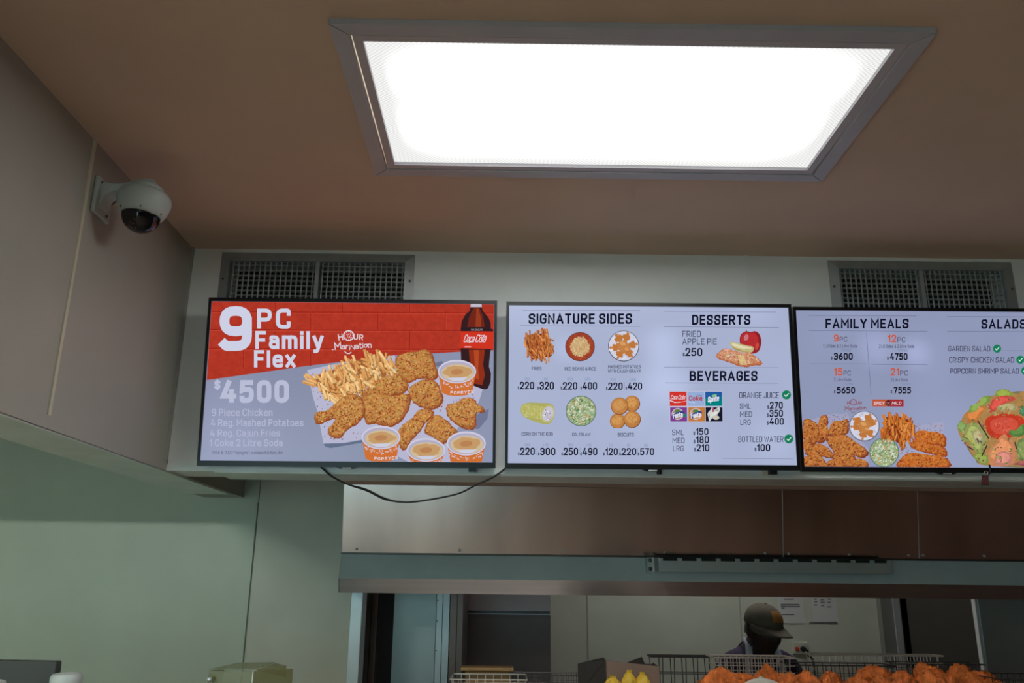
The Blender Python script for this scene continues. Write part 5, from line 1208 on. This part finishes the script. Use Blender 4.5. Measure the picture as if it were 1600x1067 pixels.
def person(loc, heading, lean, nod, turn, label, capmat, s=1.0, cap_label=None):
    """faces -Y before heading; lean/nod forward in degrees"""
    t = thing('person', label, 'person', loc)
    t.rotation_euler = (0, 0, R(heading)); ORG[t.name] = Vector((0, 0, 0)); t.scale = (s, s, s)
    Lm = Matrix.Translation((0, 0, .93)) @ Matrix.Rotation(R(lean), 4, 'X') @ Matrix.Translation((0, 0, -.93))   # +X rot brings top towards -Y
    V = []; E_ = []; Rd = []
    def v(p, r, par=None, L=False):
        p = Vector(p); p = Lm @ p if L else p; V.append(tuple(p)); Rd.append(r)
        if par is not None: E_.append((par, len(V)-1))
        return len(V)-1
    pel = v((0, 0, .93), (.15, .11)); w1 = v((0, .0, 1.08), (.135, .10), pel, True); ch_ = v((0, 0, 1.28), (.155, .115), w1, True); nb = v((0, .01, 1.43), (.08, .07), ch_, True); nk = v((0, 0, 1.50), (.056, .058), nb, True); v((0, -.012, 1.57), (.052, .055), nk, True)
    shs = {}
    for sd in (-1, 1):
        hp = v((sd*.09, 0, .86), .088, pel); kn = v((sd*.10, -.01, .48), .055, hp); an = v((sd*.10, .02, .09), .038, kn); ft = v((sd*.10, -.10, .045), (.04, .035), an); v((sd*.105, -.17, .035), (.036, .025), ft)
        sh = v((sd*.165, 0, 1.385), .062, nb, True); sv = Vector(V[sh]); el = sv + Vector((sd*.05, -.06, -.27)); eli = v(el, .042, sh)
        wr = el + Vector((-sd*.06, -.22, -.04)); wri = v(wr, (.027, .022), eli); pm = wr + Vector((-sd*.01, -.07, -.015)); pmi = v(pm, (.034, .016), wri)
        for k in range(4):
            bx_ = pm + Vector(((k-1.5)*.021, -.035, 0)); ln_ = (.035, .04, .037, .03)[k]
            a_ = v(bx_, .010, pmi); b2_ = v(bx_+Vector((0, -ln_*.9, -.008)), .0092, a_); v(bx_+Vector((0, -ln_*1.5, -.03)), .008, b2_)
        th = v(wr+Vector((-sd*.035, -.04, -.01)), .012, wri); v(wr+Vector((-sd*.045, -.075, -.02)), .010, th)
    me = skin_mesh(V, E_, Rd, pel); me.materials.clear(); me.materials.append(skinm); me.shade_smooth()
    body = link('body', me, t)
    nkp = Lm @ Vector((0, 0, 1.475)); LI = Lm.inverted()
    link('shirt', submesh(me, lambda c: (LI @ c).z > .95 and (LI @ c).z < 1.475 - .10*max(0, .06-abs(c.x)) and abs(c.x) < .235 and not ((LI @ c).y < -.16), .007, purple, 'shirt'), body)
    link('trousers', submesh(me, lambda c: .10 < c.z < .99, .007, trouser, 'trousers'), body)
    link('shoe', submesh(me, lambda c: c.z <= .11 and c.x > 0, .008, blackr, 'shoe'), body); link('shoe', submesh(me, lambda c: c.z <= .11 and c.x < 0, .008, blackr, 'shoe'), body)
    # apron with neck straps
    ap_ = submesh(me, lambda c: (c.z > .6 and (LI @ c).z < 1.30 and abs(c.x) < .14 and (c.y < -.03 if c.z < .93 else (LI @ c).y < -.04)), .014, apron, 'apron')
    apo = link('apron', ap_, t)
    for sd in (-1, 1):
        mb = MB(); path = [Lm @ Vector(q) for q in ((sd*.09, -.128, 1.29), (sd*.092, -.118, 1.36), (sd*.078, -.082, 1.45), (sd*.062, -.02, 1.50), (sd*.05, .045, 1.505))]
        cv = curve_pts(path, 5); vs = []; n_ = len(cv)
        for c in cv: vs += [c+Vector((-.017, 0, 0)), c+Vector((.017, 0, 0)), c+Vector((.017, -.004, .004)), c+Vector((-.017, -.004, .004))]
        fs = [(4*i+k, 4*i+(k+1) % 4, 4*i+4+(k+1) % 4, 4*i+4+k) for i in range(n_-1) for k in range(4)] + [(0, 1, 2, 3), (4*n_-4, 4*n_-1, 4*n_-2, 4*n_-3)]
        mb.add(vs, fs); link('neck_strap', mb.mesh('neck_strap', apron, smooth=True), apo)
    # head
    hc = Lm @ Vector((0, -.045, 1.575))
    HM = Matrix.Translation(hc) @ Matrix.Rotation(R(turn), 4, 'Z') @ Matrix.Rotation(R(lean*.4+nod), 4, 'X')
    b = bmesh.new(); bmesh.ops.create_uvsphere(b, u_segments=40, v_segments=28, radius=1)
    for q in b.verts:
        n = q.co.copy(); x, y, z = n.x*.076, n.y*.096, n.z*.128
        if n.z < 0: f = 1-.38*(-n.z)**1.6; x *= f; y = y*(1-.25*(-n.z)**2) - .012*(-n.z)
        if y > 0 and n.z < -.1: y *= 1-.35*(-n.z)
        fr = max(0, -n.y)
        nose = math.exp(-((x/.012)**2+((z+.012)/.026)**2)); nose2 = math.exp(-((x/.018)**2+((z+.026)/.012)**2))
        brow = math.exp(-((z-.024)/.012)**2)*max(0, 1-abs(x)/.06); sock = math.exp(-(((abs(x)-.03)/.014)**2+((z-.006)/.012)**2))
        lip = math.exp(-((x/.024)**2+((z+.056)/.011)**2)); mline = math.exp(-((x/.026)**2+((z+.056)/.0028)**2)); chin = math.exp(-((x/.022)**2+((z+.094)/.016)**2)); ck_ = math.exp(-(((abs(x)-.045)/.02)**2+((z+.025)/.022)**2))
        if fr > .2: y -= .017*nose+.012*nose2+.006*brow-.009*sock+.009*lip-.006*mline+.008*chin+.005*ck_
        q.co = HM @ Vector((x, y, z))
    me = bpy.data.meshes.new('head'); b.to_mesh(me); b.free(); me.materials.append(skinm); me.shade_smooth(); hd = link('head', me, t)
    for sd in (-1, 1):
        mb = MB(); M = HM @ Matrix.Translation((sd*.031, -.082, .006)); mb.lathe([(.0125*math.sin(k*math.pi/10)+.00001, -.0125*math.cos(k*math.pi/10)) for k in range(11)], 14, M); link('eye', mb.mesh('eye', eyew, smooth=True), hd)
        mb = MB(); M = HM @ Matrix.Translation((sd*.031, -.0945, .004)) @ Matrix.Rotation(R(90), 4, 'X'); mb.lathe([(.0055, -.001), (.004, .001)], 12, M); link('iris', mb.mesh('iris', black), hd)
        b = bmesh.new(); bmesh.ops.create_uvsphere(b, u_segments=14, v_segments=10, radius=1)
        for q in b.verts:
            n = q.co.copy(); rim = 1 if n.x*sd > 0 else .6; q.co = HM @ Vector((sd*.077+n.x*.010-sd*.006*max(0, 1-(n.y**2+n.z**2)*1.6)*(n.x*sd > 0), .006+n.y*.020, -.006+n.z*.032*(1-.2*(n.z < 0))))
        me = bpy.data.meshes.new('ear'); b.to_mesh(me); b.free(); me.materials.append(skinm); me.shade_smooth(); link('ear', me, hd)
    # hair: short cropped shell
    b = bmesh.new(); bmesh.ops.create_uvsphere(b, u_segments=32, v_segments=20, radius=1)
    bmesh.ops.delete(b, geom=[q for q in b.verts if q.co.z < -.25+.55*max(0, -q.co.y)], context='VERTS')
    for q in b.verts: n = q.co.copy(); q.co = HM @ Vector((n.x*.080, n.y*.101, n.z*.121))
    me = bpy.data.meshes.new('hair'); b.to_mesh(me); b.free(); me.materials.append(black); me.shade_smooth(); link('hair', me, hd)
    # cap
    CM = HM @ Matrix.Translation((0, .0, .044)) @ Matrix.Rotation(R(4), 4, 'X')
    b = bmesh.new(); bmesh.ops.create_uvsphere(b, u_segments=36, v_segments=24, radius=1)
    bmesh.ops.delete(b, geom=[q for q in b.verts if q.co.z < -.02], context='VERTS')
    for q in b.verts:
        n = q.co.copy(); ridge = 1+.006*abs(math.sin(3*math.atan2(n.y, n.x)))
        q.co = CM @ Vector((n.x*.085*ridge, n.y*.103*ridge, (max(n.z, 0)**.85)*.090 - (.012 if n.z <= .02 else 0)))
    me = bpy.data.meshes.new('cap'); b.to_mesh(me); b.free(); me.materials.append(capmat); me.shade_smooth(); co = link('cap', me, t)
    sd_ = co.modifiers.new('thick', 'SOLIDIFY'); sd_.thickness = .002
    if cap_label: co['label'] = cap_label
    vs = []; fs = []; n_ = 17; m_ = 6
    for j in range(m_+1):
        f = j/m_
        for k in range(n_):
            a_ = math.pi*(1+ (k/(n_-1))); rx_, ry_ = .088*(1-.02*f), .104+.075*f
            x = rx_*math.cos(a_)*(1-.10*f*f); y = ry_*math.sin(a_)*(1 if f else 1)
            y = (.104*math.sin(a_)) + f*.078*(-abs(math.sin(a_))**.6)
            vs.append(CM @ Vector((x, y, -.006+f*-.014-.022*(abs(math.cos(a_))**2)*f)))
    for j in range(m_):
        for k in range(n_-1): fs.append((j*n_+k, j*n_+k+1, (j+1)*n_+k+1, (j+1)*n_+k))
    mb = MB(); mb.add(vs, fs); o = link('brim', mb.mesh('brim', capmat, smooth=True), co); q_ = o.modifiers.new('thick', 'SOLIDIFY'); q_.thickness = .004; q_.offset = 0
    mb = MB(); mb.lathe([(.008, -.001), (.007, .004), (.003, .006)], 14, CM @ Matrix.Translation((0, 0, .089))); link('cap_button', mb.mesh('cap_button', capmat, smooth=True), co)
    if capmat is capm:
        vs = []; n_ = 9
        for j in range(6):
            for k in range(n_):
                th_ = R(-90+(k-4)*6.0); ph = R(14+j*7.2); vs.append(CM @ Vector((.0865*math.cos(ph)*math.cos(th_)*1.004, .1045*math.cos(ph)*math.sin(th_), (math.sin(ph)**.85)*.091)))
        mb = MB(); mb.add(vs, [(j*n_+k, j*n_+k+1, (j+1)*n_+k+1, (j+1)*n_+k) for j in range(5) for k in range(n_-1)]); link('emblem', mb.mesh('emblem', embl, smooth=True), co)['label'] = 'faded orange front emblem'
    return t, hd
def place(u, v, Y, heading, lean, nod, turn, label, capmat, cap_label=None):
    hp = W(u, v, Y); h = Matrix.Translation((0, 0, .93)) @ Matrix.Rotation(R(lean), 4, 'X') @ Matrix.Translation((0, 0, -.93)) @ Vector((0, -.045, 1.575))
    s = hp.z/h.z; q = Matrix.Rotation(R(heading), 4, 'Z') @ h * s
    return person((hp.x-q.x, hp.y-q.y, 0), heading, lean, nod, turn, label, capmat, s, cap_label)
place(1192, 986, 4.15, 4, 18, 4, 24, 'worker in khaki cap and purple shirt looking down behind the wire baskets', capm, 'khaki cap')
place(1196, 1139, 2.16, 170, 4, 4, 0, 'foreground person of whom only a pale grey cap crown shows at the bottom', capg, 'pale grey cap')
